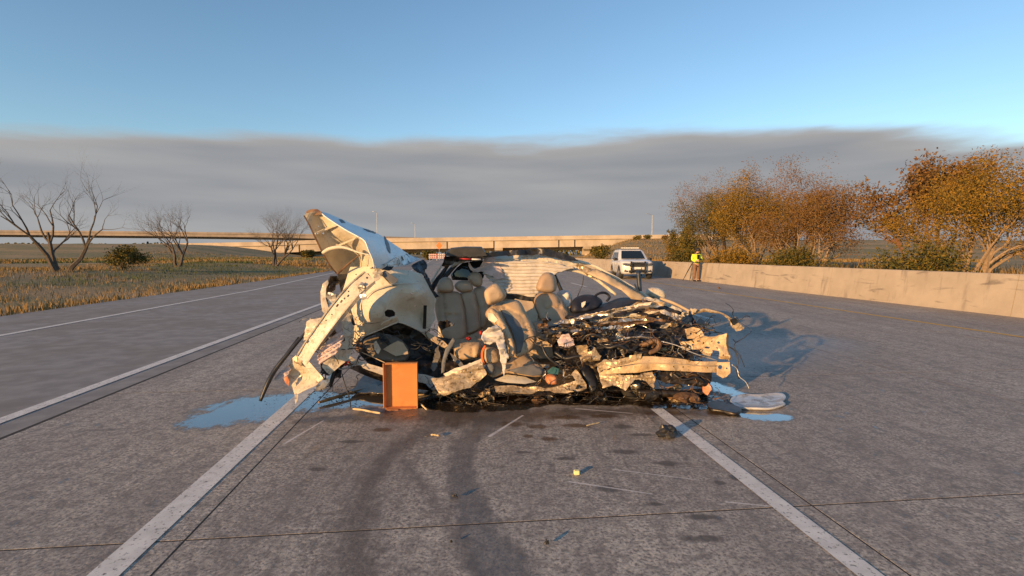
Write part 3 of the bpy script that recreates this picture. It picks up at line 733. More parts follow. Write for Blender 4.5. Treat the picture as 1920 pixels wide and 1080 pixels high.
WL = at(930, 740, 5.75); WL.z = 0.0
wreck = tag(empty('wrecked_car', WL), 'torn open white car wreck with beige seats lying across the concrete lane', 'car')
WINV = Matrix.Translation(-WL)
def wpart(o, parent=None):
    if parent is None: o.parent = wreck; o.matrix_parent_inverse = WINV
    else: o.parent = parent
    return o

def inside(poly, x, y):
    c = False; j = len(poly) - 1
    for i in range(len(poly)):
        xi, yi = poly[i][0], poly[i][1]; xj, yj = poly[j][0], poly[j][1]
        if (yi > y) != (yj > y) and x < (xj - xi) * (y - yi) / (yj - yi) + xi: c = not c
        j = i
    return c
def seg_dist(p, a, b):
    ax, ay, bx, by = a[0], a[1], b[0], b[1]; dx, dy = bx - ax, by - ay
    t = max(0, min(1, ((p[0] - ax) * dx + (p[1] - ay) * dy) / (dx * dx + dy * dy + 1e-9)))
    return math.hypot(p[0] - ax - t * dx, p[1] - ay - t * dy)
def tri_fill(outline, res, rng, jag=0.0, holes=()):
    """subdivided outline + interior points, triangulated; returns 2D verts, boundary count, tris"""
    ring = []
    n = len(outline)
    for i in range(n):
        a, b = outline[i], outline[(i + 1) % n]
        k = max(1, int(math.hypot(b[0] - a[0], b[1] - a[1]) / res))
        for j in range(k):
            t = j / k
            q = [a[0] + (b[0] - a[0]) * t, a[1] + (b[1] - a[1]) * t]
            if jag and j: q[0] += rng.uniform(-jag, jag); q[1] += rng.uniform(-jag, jag)
            ring.append(tuple(q))
    pts = list(ring)
    edges = []
    for h in holes:
        s = len(pts); pts += [tuple(q) for q in h]; edges += [(s + i, s + (i + 1) % len(h)) for i in range(len(h))]
    x0, x1 = min(p[0] for p in ring), max(p[0] for p in ring); y0, y1 = min(p[1] for p in ring), max(p[1] for p in ring)
    y = y0; row = 0
    while y < y1:
        x = x0 + (res / 2 if row % 2 else 0)
        while x < x1:
            q = (x + rng.uniform(-0.3, 0.3) * res, y + rng.uniform(-0.3, 0.3) * res)
            if inside(ring, *q) and min(seg_dist(q, ring[i], ring[(i + 1) % len(ring)]) for i in range(len(ring))) > res * 0.45: pts.append(q)
            x += res
        y += res * 0.87; row += 1
    v, e, f, *_ = delaunay_2d_cdt([Vector(p) for p in pts], edges, [list(range(len(ring)))], 1, 1e-4)
    f = [list(t) for t in f]
    v = [tuple(q) for q in v]
    if holes:
        keepf = []
        for t in f:
            cx = sum(v[i][0] for i in t) / 3; cy = sum(v[i][1] for i in t) / 3
            if not any(inside(h, cx, cy) for h in holes): keepf.append(t)
        f = keepf
    return v, ring, f
import numpy as np
def depth_fn(ctrl):
    """smooth thin-plate surface through (x, y, depth) points"""
    C = {}
    for c in ctrl: C[(round(c[0], 2), round(c[1], 2))] = c[2]
    K = np.array([(x, y, d) for (x, y), d in C.items()], float)
    if len(K) < 4:
        m = float(K[:, 2].mean()); return lambda x, y: m
    x0, y0 = K[:, 0].mean(), K[:, 1].mean(); S = max(np.ptp(K[:, 0]), np.ptp(K[:, 1]), 1.0)
    X, Yv = (K[:, 0] - x0) / S, (K[:, 1] - y0) / S
    n = len(K)
    r2 = (X[:, None] - X[None]) ** 2 + (Yv[:, None] - Yv[None]) ** 2
    U = np.where(r2 > 0, r2 * np.log(np.sqrt(r2) + 1e-12), 0.0) + np.eye(n) * 0.004
    A = np.zeros((n + 3, n + 3)); A[:n, :n] = U
    A[:n, n] = 1; A[:n, n + 1] = X; A[:n, n + 2] = Yv; A[n, :n] = 1; A[n + 1, :n] = X; A[n + 2, :n] = Yv
    A[n + 1, n + 1] = A[n + 2, n + 2] = -1e-3
    w = np.linalg.solve(A, np.concatenate([K[:, 2], [0, 0, 0]]))
    lo, hi = K[:, 2].min() - 0.05, K[:, 2].max() + 0.05
    def g(x, y):
        a, b_ = (x - x0) / S, (y - y0) / S
        q = (X - a) ** 2 + (Yv - b_) ** 2
        u = np.where(q > 0, q * np.log(np.sqrt(q) + 1e-12), 0.0)
        return float(min(hi, max(lo, (w[:n] * u).sum() + w[n] + w[n + 1] * a + w[n + 2] * b_)))
    return g
def crinkle(p, amp, f):
    """sharp folds on a few scales, the coarse ones strongest"""
    a = noise.noise(p * f * 0.55); b = noise.noise(p * f * 1.25 + Vector((7, 3, 1))); c = noise.noise(p * f * 2.6 + Vector((1, 9, 4)))
    return amp * ((1 - 3.2 * abs(a)) * 0.85 + (0.5 - 1.4 * abs(b)) * 0.7 + (0.3 - abs(c)) * 0.28)
def panel(name, outline, mat, parent=None, res=5, crumple=0.01, freq=7.0, seed=1, thick=0.004, jag=0.0, ctrl=(), holes=(), smooth=False, pleat=None, ysc=1.0, ani=(0.4, 1.35)):
    rng = random.Random(seed)
    v, ring, f = tri_fill([(q[0], q[1] * ysc) for q in outline], res, rng, jag, holes)
    v = [(x, y / ysc) for x, y in v]
    D = depth_fn([o for o in outline] + list(ctrl))
    P = []
    off = Vector((seed * 1.7, seed * 0.9, seed * 2.3))
    for x, y in v:
        Y = D(x, y)
        p = at(x, y, Y)
        pa = Vector((p.x * ani[0], p.y, p.z * ani[1])) if crumple >= 0.018 else p
        d = crinkle(pa + off, crumple, freq) if crumple else 0
        if pleat: d += pleat(x, y)
        p = p + Vector((0.25 * crinkle(pa + off * 2, crumple, freq) if crumple else 0, d, 0.25 * crinkle(pa - off, crumple, freq) if crumple else 0))
        if p.z < 0.006: p.z = 0.006
        P.append(p)
    f = [t if (P[t[1]] - P[t[0]]).cross(P[t[2]] - P[t[0]]).y < 0 else t[::-1] for t in f]
    o = mesh_obj(name, P, f, mat, None, smooth)
    md = o.modifiers.new('thickness', 'SOLIDIFY'); md.thickness = thick; md.offset = -1
    return wpart(o, parent)
def cushion(name, outline, mat, parent=None, res=4, thick=0.07, edge=10, seed=1, bow=0.0, seams=(), lump=0.004, freq=5, back=0.8, smooth=True):
    """padded form: outline with depths, swelling toward the viewer and away from it"""
    rng = random.Random(seed)
    # round the outline first
    pts = []
    n = len(outline)
    sp = smooth_path([Vector(outline[i % n]) for i in range(-1, n + 2)], 4)
    sp = sp[4:4 * (n + 1)]
    outline2 = [tuple(q) for q in sp]
    v, ring, f = tri_fill(outline2, res, rng)
    D = depth_fn(outline)
    nr = len(ring); F, B = [], []
    off = Vector((seed, seed * 2.0, seed * 0.5))
    bset = {}
    for i, (x, y) in enumerate(v):
        dd = min(seg_dist((x, y), ring[k], ring[(k + 1) % nr]) for k in range(nr))
        t = min(1.0, dd / edge); s = math.sqrt(max(0.0, 1 - (1 - t) ** 2))
        Y = D(x, y)
        groove = 0.0
        for sm in seams:
            ds = min(seg_dist((x, y), sm[k], sm[k + 1]) for k in range(len(sm) - 1))
            groove += 0.35 * math.exp(-(ds / 1.6) ** 2)
        p = at(x, y, Y); l = lump * noise.noise(p * freq + off) * 2
        F.append(p + Vector((0, -thick * s * (1 - min(groove, 0.6)) + l * s, 0)))
        B.append(p + Vector((0, thick * back * s, 0)))
        bset[i] = dd < 0.05
    nF = len(F); V = F + [B[i] for i in range(nF)]
    faces = []
    for t in f:
        t = t if (F[t[1]] - F[t[0]]).cross(F[t[2]] - F[t[0]]).y < 0 else t[::-1]
        faces.append(t); faces.append([(i if bset[i] else i + nF) for i in t[::-1]])
    o = mesh_obj(name, V, faces, mat, None, smooth)
    return wpart(o, parent)
def rod(name, pts, rpx, mat, parent=None, n=6, k=4, flat=None, smooth=True):
    """tube through (px, py, Y) points, radius in pixels of the photograph at that depth"""
    P = [at(*p) for p in pts]
    sp = smooth_path(P, k) if k > 1 else P
    rs = rpx if isinstance(rpx, (list, tuple)) else [rpx] * len(pts)
    rr = []
    m = len(sp) - 1
    for i in range(len(sp)):
        t = i / m * (len(rs) - 1); j = min(int(t), len(rs) - 2); r = rs[j] + (rs[j + 1] - rs[j]) * (t - j)
        rr.append(r * sp[i].y / FPX)
    mb = MB(); mb.tube(sp, rr, n, flat=flat)
    for q in mb.v:
        if q.z < 0.004: q.z = 0.004
    o = mb.build(name, mat, None, smooth and n > 4)
    return wpart(o, parent)
def rect_hole(cx, cy, w, h, ang):
    c, s = math.cos(ang), math.sin(ang)
    return [(cx + x * c - y * s, cy + x * s + y * c) for x, y in ((-w, -h), (w, -h), (w, h), (-w, h))]
def round_hole(cx, cy, r, n=8): return [(cx + r * math.cos(6.283 * k / n), cy + r * math.sin(6.283 * k / n)) for k in range(n)]

# ---- floor and far side ------------------------------------------------------------
panel('floor_pan', [(655, 738, 5.25), (800, 742, 5.1), (1000, 742, 5.1), (1200, 735, 5.1), (1330, 730, 5.2), (1330, 690, 6.3), (1150, 672, 6.6), (930, 672, 6.6), (700, 682, 6.4)], M_GRIME, res=14, crumple=0.05, freq=4, seed=2, thick=0.01)
panel('far_door', [(830, 556, 6.62), (905, 548, 6.66), (1000, 552, 6.68), (1070, 570, 6.68), (1180, 572, 6.66), (1190, 640, 6.62), (1150, 672, 6.62), (1000, 678, 6.64), (860, 678, 6.6), (825, 640, 6.55)], M_TRIM, res=9, crumple=0.02, freq=4, seed=3, thick=0.03)
panel('door_outer_skin', [(826, 552, 6.78), (905, 546, 6.8), (1000, 550, 6.82), (1080, 568, 6.82), (1200, 566, 6.78), (1215, 640, 6.72), (1150, 676, 6.72), (1000, 682, 6.74), (850, 682, 6.7), (820, 640, 6.66)], M_BODY_CLEAN, res=14, crumple=0.03, freq=3, seed=4)
panel('window_belt_trim', [(940, 551, 6.5), (1000, 555, 6.5), (1005, 563, 6.5), (975, 564, 6.5), (945, 560, 6.5)], M_BLACK, res=5, crumple=0.01, seed=5, thick=0.01)
# ---- roof -----------------------------------------------------------------------------
rod('roof_rail', [(846, 500, 6.5), (872, 487, 6.52), (915, 480, 6.55), (960, 478.5, 6.58), (1010, 480, 6.6), (1058, 485, 6.6), (1085, 494, 6.6)], [3, 4, 4.5, 4.5, 5, 4.5, 4], M_PRIMER, n=8)
panel('headliner_remnant', [(905, 482, 6.5), (935, 479, 6.52), (1000, 481, 6.55), (1060, 487, 6.55), (1092, 499, 6.55), (1080, 505, 6.55), (1058, 499, 6.52), (1030, 497, 6.5), (1000, 493, 6.5), (970, 494, 6.5), (945, 489, 6.5), (925, 491, 6.5), (908, 490, 6.5)], M_PRIMER, res=4, crumple=0.025, freq=12, seed=6, jag=1.2, holes=(rect_hole(968, 487, 4, 1.5, 0.1), rect_hole(1030, 492, 4, 1.6, 0.1), rect_hole(1052, 494, 3, 1.3, 0.2), round_hole(992, 488, 1.8)))
panel('roof_skin', [(900, 476, 6.15), (930, 472, 6.2), (965, 470, 6.26), (1004, 466.5, 6.32), (1030, 468, 6.34), (1056, 475, 6.36), (1076, 483, 6.36), (1086, 490, 6.36), (1062, 488, 6.34), (1040, 482, 6.32), (1008, 477, 6.3), (965, 478, 6.24), (930, 481, 6.2), (905, 483, 6.15)], M_BLACK, res=5, crumple=0.015, freq=8, seed=7, thick=0.02, jag=0.8, ctrl=((1000, 471, 6.5), (960, 474, 6.45)))
# crumpled roof box at the rear: black, with a raised lid
mb = MB()
for k, (dy0, dy1) in enumerate(((6.15, 6.65),)):
    rings = []
    for Y in (6.12, 6.2, 6.58, 6.66):
        s = 0.0 if 6.15 < Y < 6.6 else 1.6
        rings.append([at(834 + s, 479 - s * .3, Y), at(838 + s, 470 + s, Y), at(846, 464.5 + s, Y), at(872, 462.0 + s, Y), at(903, 462.5 + s, Y), at(911 - s, 472 + s, Y), at(915 - s, 480 - s * .3, Y), at(880, 482, Y), at(850, 481, Y)])
    mb.loft(rings)
spo = wpart(mb.build('roof_spoiler', M_BLACK))
rod('brake_light', [(861, 485.3, 6.05), (884, 486.0, 6.05)], 1.7, M_RED, spo, n=6, k=2)
rod('brake_light_lens', [(884.5, 486.0, 6.05), (902, 486.5, 6.06)], 1.6, M_SIGNWHITE, spo, n=6, k=2)
panel('spoiler_bracket', [(834, 480, 6.1), (860, 482, 6.1), (905, 482, 6.1), (900, 490, 6.12), (870, 489, 6.1), (852, 492, 6.15), (838, 503, 6.2), (828, 500, 6.2)], M_GRIME, res=4, crumple=0.03, freq=12, seed=8, jag=1.5)
# ---- rear side window, pillars ----------------------------------------------------
panel('rear_window', [(845, 515, 6.55), (856, 502, 6.56), (867, 493, 6.58), (886, 489.5, 6.6), (907, 489, 6.62), (912, 503, 6.6), (906, 522, 6.58), (880, 526, 6.56), (848, 525, 6.55)], M_GLASS, res=7, crumple=0.0, thick=0.005, smooth=True)
rod('window_frame', [(815, 534, 6.4), (836, 516, 6.48), (852, 499, 6.52), (868, 488.5, 6.55), (905, 487, 6.58)], [5, 5, 4, 2.5, 2], M_BLACK, n=6)
rod('rear_pillar', [(831, 494, 6.3), (820, 510, 6.3), (808, 530, 6.25)], [2.2, 3.4, 3.6], M_PRIMER, n=4, flat=0.6)
rod('rear_pillar_trim', [(842, 494, 6.36), (830, 512, 6.36), (818, 528, 6.3), (808, 545, 6.2)], [3, 4, 5, 6], M_GRIME, n=6)
panel('torn_lining', [(878, 490, 6.4), (884, 497, 6.4), (890, 505, 6.4), (900, 500, 6.4), (906, 487, 6.4), (925, 482, 6.4), (934, 492, 6.4), (940, 505, 6.38), (945, 522, 6.38), (930, 524, 6.36), (915, 516, 6.36), (902, 510, 6.36), (888, 513, 6.38), (882, 507, 6.4)], M_PINK, res=4, crumple=0.03, freq=9, seed=9, jag=1.0)
# ---- curtain airbag, pleated ----------------------------------------------------------
def pleats(x, y): return 0.011 * math.sin((y - 0.04 * x + 1.2 * math.sin(x * 0.07)) * 2 * math.pi / 6.4) 
panel('curtain_airbag', [(905, 512, 6.42), (912, 494, 6.42), (928, 490, 6.42), (960, 489, 6.44), (1010, 491, 6.46), (1060, 499, 6.48), (1078, 504, 6.48), (1058, 507, 6.47), (1042, 513, 6.46), (1030, 524, 6.46), (1018, 540, 6.45), (1003, 556, 6.44), (978, 554, 6.42), (955, 550, 6.42), (938, 540, 6.42), (920, 527, 6.42)], M_CLOTH, res=4.5, crumple=0.014, freq=3, seed=10, thick=0.02, pleat=pleats, smooth=True, ysc=4.0)
# ---- front pillar -------------------------------------------------------------------------
panel('pillar_trim', [(1101, 512, 6.42), (1116, 504, 6.45), (1143, 516, 6.4), (1180, 538, 6.32), (1216, 559, 6.25), (1202, 563, 6.2), (1184, 561, 6.2), (1165, 543, 6.28), (1130, 526, 6.35)], M_TRIM, res=5, crumple=0.004, freq=4, seed=11, thick=0.02, smooth=True, ctrl=((1140, 520, 6.3), (1180, 545, 6.18)))
rod('front_pillar', [(1080, 489, 6.64), (1112, 498, 6.6), (1145, 515, 6.55), (1185, 538, 6.48), (1222, 562, 6.4)], [3.5, 3.2, 3, 3, 3], M_PRIMER, n=6)
rod('door_frame', [(1038, 511, 6.58), (1050, 506, 6.6), (1074, 507, 6.6), (1096, 513, 6.58), (1118, 524, 6.56), (1138, 539, 6.52), (1155, 553, 6.48)], [2, 2.4, 3, 3, 3, 3.4, 3], M_PRIMER, n=6)
panel('torn_pillar_skin', [(1076, 497, 6.5), (1092, 496, 6.5), (1110, 503, 6.5), (1104, 512, 6.48), (1118, 525, 6.48), (1105, 520, 6.5), (1092, 509, 6.5)], M_MUD, res=4, crumple=0.025, freq=12, seed=12, jag=1.2)
rod('centre_pillar', [(1038, 511, 6.6), (1045, 527, 6.62), (1053, 546, 6.62)], [3, 3.2, 3.6], M_BLACK, n=6)
rod('hanging_cable', [(1094, 518, 6.4), (1092, 534, 6.4), (1088, 543, 6.4), (1083, 556, 6.4)], 0.8, M_BLACK, n=5)
cushion('door_mirror', [(1211, 551, 6.85), (1214, 542, 6.85), (1226, 538.5, 6.85), (1241, 542, 6.85), (1248, 551, 6.85), (1246, 561, 6.85), (1236, 564, 6.85), (1222, 559, 6.85)], M_BODY, res=3, thick=0.07, edge=9, seed=13)
panel('mirror_base', [(1214, 557, 6.8), (1238, 564, 6.8), (1238, 570, 6.8), (1218, 568, 6.8)], M_BLACK, res=4, crumple=0.005, thick=0.03)
rod('blue_strut', [(1197, 508, 6.2), (1198, 525, 6.2), (1200, 546, 6.18)], [4.2, 4.6, 3.6], M_BLUE, n=6, k=2)
rod('torn_strut_flange', [(1190, 532, 6.15), (1193, 540, 6.15), (1197, 546, 6.15)], [1.5, 2.5, 2.5], M_BLUE, n=4)
# ---- dashboard -------------------------------------------------------------------------
cushion('dashboard', [(1060, 597, 5.95), (1066, 590, 6.0), (1090, 583, 6.2), (1130, 570, 6.35), (1165, 558, 6.4), (1196, 561, 6.3), (1204, 566, 6.15), (1180, 573, 6.0), (1140, 583, 5.95), (1090, 595, 5.9)], M_NAVY, res=4, thick=0.09, edge=9, seed=14, lump=0.02, freq=9)
cushion('dashboard_top', [(1070, 586, 6.15), (1072, 566, 6.2), (1083, 556, 6.25), (1100, 552, 6.3), (1118, 555, 6.3), (1130, 566, 6.3), (1120, 578, 6.2), (1095, 586, 6.15)], M_NAVY, res=4, thick=0.08, edge=9, seed=15, lump=0.015, freq=9)
rod('steering_wheel', [(1112, 562, 6.28), (1117, 554, 6.3), (1127, 549, 6.34), (1137, 550, 6.38), (1143, 557, 6.38), (1138, 564, 6.34)], 2.4, M_NAVY, n=8)
panel('paper_scrap', [(1090, 568, 6.08), (1094, 566, 6.08), (1098, 565, 6.07), (1097, 571, 6.06), (1092, 577, 6.06), (1090, 574, 6.07)], M_CLOTH, res=3, crumple=0.006, seed=16, thick=0.002)
cushion('driver_airbag', [(1044, 550, 6.3), (1054, 544, 6.3), (1067, 546, 6.3), (1073, 558, 6.28), (1069, 574, 6.26), (1058, 580, 6.26), (1050, 566, 6.28)], M_CLOTH, res=3, thick=0.09, edge=9, seed=17, lump=0.03, freq=14)

# ---- seats: each a part with headrest and padding as sub-parts -----------------------
# rear bench
rb = cushion('rear_seat_back', [(818, 550, 6.1), (830, 544, 6.12), (850, 546, 6.14), (862, 550, 6.16), (869, 572, 6.12), (874, 612, 6.0), (872, 636, 5.95), (845, 642, 5.9), (831, 632, 5.9), (822, 607, 5.95), (816, 580, 6.05)], M_LEATHER, res=4, thick=0.09, edge=12, seed=20, seams=([(832, 548), (836, 590), (848, 588), (862, 590)], [(836, 590), (842, 638)]))
cushion('headrest', [(819, 545, 6.05), (823, 527, 6.08), (833, 519.5, 6.1), (843, 521, 6.1), (849, 530, 6.1), (850, 545, 6.08), (836, 549, 6.06)], M_LEATHER, rb, res=3, thick=0.085, edge=11, seed=21)
rc = cushion('rear_seat_centre_back', [(862, 550, 6.24), (886, 545, 6.28), (894, 566, 6.26), (899, 600, 6.18), (898, 618, 6.12), (875, 627, 6.06), (870, 600, 6.14), (868, 574, 6.2)], M_LEATHER, res=4, thick=0.075, edge=9, seed=22, seams=([(874, 618), (896, 611)],))
cushion('headrest', [(852, 538, 6.2), (858, 528, 6.22), (870, 526, 6.24), (881, 528, 6.26), (887, 538, 6.26), (884, 546, 6.24), (864, 548.5, 6.2)], M_LEATHER, rc, res=3, thick=0.07, edge=9, seed=23)
rr_ = cushion('rear_seat_far_back', [(886, 545, 6.4), (908, 537, 6.44), (915, 560, 6.4), (916, 590, 6.34), (908, 614, 6.28), (899, 618, 6.26), (896, 580, 6.34)], M_LEATHER, res=4, thick=0.07, edge=8, seed=24, seams=([(898, 580), (914, 574)],))
cushion('headrest', [(877, 523, 6.34), (882, 513, 6.36), (891, 509.5, 6.38), (900, 513, 6.38), (905, 524, 6.38), (902, 536, 6.36), (889, 537, 6.35)], M_LEATHER, rr_, res=3, thick=0.075, edge=9, seed=25)
cushion('rear_seat_cushion', [(851, 650, 5.45), (862, 644, 5.5), (885, 642, 5.5), (901, 643, 5.5), (904, 654, 5.48), (902, 667, 5.45), (886, 673, 5.42), (864, 675, 5.42), (854, 668, 5.42)], M_LEATHER_DUSTY, res=4, thick=0.10, edge=11, seed=26, back=2.0, seams=([(886, 643), (888, 672)],))
panel('seat_base', [(832, 638, 5.85), (870, 634, 5.9), (905, 618, 6.1), (912, 640, 5.9), (905, 650, 5.75), (860, 646, 5.7), (840, 655, 5.7)], M_LEATHER_DUSTY, res=6, crumple=0.015, freq=6, seed=27, thick=0.02)
cushion('seatbelt_buckle', [(873, 634, 5.72), (880, 631, 5.72), (884, 635, 5.72), (878, 639, 5.72)], M_RED, res=2.5, thick=0.02, edge=3, seed=28)
cushion('seatbelt_buckle', [(898, 622, 5.85), (904, 620, 5.85), (906, 626, 5.85), (900, 628, 5.85)], M_RED, res=2.5, thick=0.02, edge=3, seed=29)
# front passenger seat, twisted toward the viewer
fp = cushion('front_seat_back', [(917, 577, 5.42), (936, 568, 5.5), (962, 562, 5.55), (976, 567, 5.55), (986, 585, 5.52), (999, 607, 5.45), (1006, 628, 5.38), (1004, 648, 5.32), (990, 662, 5.26), (968, 671, 5.2), (957, 660, 5.2), (950, 640, 5.25), (938, 620, 5.3), (920, 603, 5.36), (910, 590, 5.4)], M_LEATHER_DUSTY, res=3.5, thick=0.075, edge=11, seed=30, seams=([(932, 573), (950, 602), (963, 640), (966, 668)], [(936, 570), (980, 592), (996, 640)]), back=1.2)
cushion('headrest', [(908, 548, 5.36), (915, 539, 5.38), (927, 532, 5.4), (938, 535, 5.42), (949, 551, 5.42), (945, 561, 5.4), (930, 568, 5.38), (916, 572, 5.36), (910, 562, 5.35)], M_LEATHER_DUSTY, fp, res=3, thick=0.075, edge=11, seed=31)
rod('headrest_post', [(940, 560, 5.44), (944, 572, 5.48)], 1.0, M_STEELPOST, fp, n=6, k=2)
rod('headrest_post', [(922, 570, 5.4), (926, 580, 5.44)], 1.0, M_STEELPOST, fp, n=6, k=2)
panel('seat_face', [(936, 577, 5.41), (952, 582, 5.42), (978, 597, 5.41), (988, 615, 5.36), (993, 640, 5.28), (984, 657, 5.20), (969, 664, 5.135), (968, 645, 5.16), (960, 620, 5.22), (948, 597, 5.32)], M_SEATFACE, fp, res=5, crumple=0.004, freq=6, seed=32, thick=0.012, smooth=True)
cushion('seat_bolster', [(917, 580, 5.26), (928, 580, 5.26), (942, 596, 5.22), (956, 622, 5.14), (965, 648, 5.08), (964, 668, 5.06), (955, 668, 5.08), (950, 645, 5.12), (938, 618, 5.18), (922, 598, 5.24)], M_LEATHER_DUSTY, fp, res=3.5, thick=0.05, edge=6, seed=33)
panel('seat_side_cover', [(914, 586, 5.18), (924, 588, 5.18), (934, 600, 5.16), (928, 606, 5.16), (916, 600, 5.18)], M_PRIMER, fp, res=4, crumple=0.01, seed=34, thick=0.008)
fc = cushion('front_seat_cushion', [(909, 683, 5.15), (930, 678, 5.2), (952, 679, 5.25), (962, 668, 5.35), (984, 665, 5.4), (1006, 678, 5.35), (1024, 693, 5.25), (1022, 703, 5.18), (1003, 707, 5.12), (975, 703, 5.1), (948, 700, 5.08), (924, 708, 5.06), (912, 699, 5.08)], M_LEATHER_DUSTY, res=4, thick=0.06, edge=10, seed=35, seams=([(950, 690), (985, 684), (1008, 680)],), back=1.5)
panel('seat_tear', [(951, 694, 4.995), (975, 688, 5.02), (1000, 684, 5.08), (1020, 694, 5.08), (1017, 702, 5.06), (1000, 705, 5.02), (975, 701, 5.0)], M_SEATFACE, fc, res=5, crumple=0.006, seed=36, thick=0.008, smooth=True)
cushion('seat_side_pad', [(909, 654, 5.1), (920, 651, 5.12), (932, 655, 5.14), (941, 674, 5.14), (930, 681, 5.1), (910, 681, 5.08)], M_LEATHER_DUSTY, res=4, thick=0.05, edge=8, seed=37)
cushion('recliner_cover', [(909, 689, 4.98), (916, 682, 4.98), (925, 683, 4.98), (928, 692, 4.98), (922, 702, 4.98), (912, 699, 4.98)], M_SEATFACE, res=3, thick=0.025, edge=5, seed=38)
rod('orange_strap', [(910, 648, 5.02), (905, 658, 5.0), (904, 670, 4.98), (908, 684, 4.98)], [3.2, 3.6, 3.6, 2.6], M_STRAP, n=6, flat=0.5)
panel('side_airbag', [(900, 633, 4.96), (904, 624, 4.98), (912, 618, 5.0), (922, 612, 5.02), (931, 606, 5.04), (938, 617, 5.02), (945, 634, 5.0), (948, 650, 4.98), (953, 672, 4.98), (947, 677, 4.98), (940, 668, 4.97), (935, 657, 4.96), (929, 645, 4.96), (918, 649, 4.95), (908, 648, 4.95)], M_CLOTH, res=2.4, crumple=0.045, freq=16, seed=39, thick=0.006, jag=0.5, smooth=True)
panel('airbag_shred', [(935, 655, 4.95), (946, 655, 4.95), (951, 675, 4.95), (947, 695, 4.94), (944, 706, 4.94), (941, 690, 4.95)], M_CLOTH, res=2.4, crumple=0.03, freq=18, seed=40, thick=0.004, jag=0.5, smooth=True)
# driver seat
ds_ = cushion('driver_seat_back', [(1001, 563, 6.05), (1010, 550, 6.08), (1030, 548, 6.1), (1046, 553, 6.12), (1058, 570, 6.12), (1067, 588, 6.1), (1060, 610, 6.0), (1030, 615, 5.95), (1012, 600, 5.95), (1004, 580, 6.0)], M_LEATHER, res=4, thick=0.09, edge=11, seed=41, seams=([(1016, 556), (1022, 580), (1030, 600)], [(1046, 556), (1050, 576), (1062, 592)], [(1022, 580), (1036, 574), (1050, 577)]))
cushion('headrest', [(1006, 543, 6.02), (1009, 526, 6.05), (1017, 514, 6.08), (1028, 510.5, 6.1), (1039, 515, 6.12), (1044, 530, 6.12), (1041, 546, 6.08), (1024, 549, 6.04)], M_LEATHER, ds_, res=3, thick=0.09, edge=11, seed=42)
rod('headrest_post', [(1020, 546, 6.08), (1021, 558, 6.08)], 1.0, M_STEELPOST, ds_, n=6, k=2)
rod('headrest_post', [(1034, 546, 6.1), (1035, 558, 6.1)], 1.0, M_STEELPOST, ds_, n=6, k=2)
cushion('driver_seat_cushion', [(1000, 606, 5.75), (1030, 600, 5.9), (1075, 602, 5.9), (1085, 622, 5.75), (1050, 640, 5.6), (1010, 636, 5.6)], M_LEATHER, res=5, thick=0.10, edge=11, seed=43, back=1.5)
panel('console', [(965, 560, 6.0), (998, 566, 6.0), (1008, 590, 5.9), (1005, 625, 5.75), (985, 610, 5.8), (972, 585, 5.9)], M_TRIM, res=5, crumple=0.015, seed=44, thick=0.05)

# ---- rear end: raised quarter panel, wheelhouse, rails ----------------------------
inner = panel('raised_panel_inner', [(570, 404, 5.30), (575, 400, 5.30), (590, 397, 5.32), (601, 399, 5.36), (613, 409, 5.30), (647, 431, 5.14), (671, 444, 5.03), (683, 453, 4.98), (690, 470, 4.97), (698, 487, 4.98), (700, 500, 5.02), (680, 510, 5.6), (656, 514, 5.75), (632, 514, 5.5), (623, 504, 5.44), (606, 476, 5.38), (591, 445, 5.34), (580, 421, 5.32)], M_PRIMER, res=4, crumple=0.010, freq=6, seed=50, thick=0.004, ctrl=((605, 415, 5.44), (610, 435, 5.48), (625, 450, 5.52), (640, 445, 5.45), (660, 480, 5.75), (640, 470, 5.62), (675, 490, 5.7), (630, 490, 5.62), (660, 455, 5.45), (680, 480, 5.6)), holes=(round_hole(606, 437, 1.8), round_hole(627, 425, 1.5), round_hole(597, 424, 1.1), round_hole(652, 452, 1.9), round_hole(631, 459, 1.9)))
outer_outline = [(601, 396.5, 5.36), (615, 400, 5.42), (640, 411, 5.5), (660, 420, 5.62), (690, 430, 5.78), (712, 440, 5.9), (728, 451, 6.0), (745, 463, 6.1), (768, 478, 6.25), (789, 487, 6.4), (778, 491, 6.2), (765, 497, 6.0), (745, 500, 5.7), (722, 503, 5.3), (704, 503.5, 5.02), (699, 487, 4.96), (691, 469, 4.95), (684, 452, 4.96), (671, 443, 5.0), (647, 430, 5.1), (613, 408, 5.26)]
outer_ctrl = ((715, 470, 5.35), (735, 485, 5.6), (680, 435, 5.5), (745, 480, 5.75))
outer_D = depth_fn(outer_outline + list(outer_ctrl))
def on_outer(pts, lift=0.022): return [(x, y, outer_D(x, y) - lift) for x, y, _ in pts]
outer = panel('raised_panel_outer', outer_outline, M_BODY_CLEAN, res=5, crumple=0.011, freq=5, seed=51, thick=0.003, ctrl=outer_ctrl)
rod('folded_lip', [(601, 398, 5.33), (613, 408.5, 5.25), (647, 430.5, 5.09), (671, 443.5, 4.98), (684, 452.5, 4.94), (691, 469.5, 4.93), (699, 487.5, 4.94), (701.5, 503, 4.98)], 1.3, M_BODY_CLEAN, outer, n=6)
panel('paint_tear', on_outer([(720, 442, 5.2), (727, 452, 5.2), (731, 463, 5.22), (732, 475, 5.26), (728, 470, 5.24), (723, 456, 5.2)]), M_GRIME, outer, res=4, crumple=0.004, seed=52, thick=0.002, jag=0.8)
panel('paint_tear', on_outer([(680, 428, 5.58), (692, 431, 5.62), (706, 436, 5.68), (703, 437.5, 5.66), (690, 434, 5.6)]), M_GRIME, outer, res=3, crumple=0.003, seed=53, thick=0.002, jag=0.5)
panel('paint_tear', on_outer([(635, 411, 5.3), (643, 412.5, 5.32), (648, 418, 5.3), (640, 418, 5.26)]), M_GRIME, outer, res=3, crumple=0.003, seed=54, thick=0.002, jag=0.5)
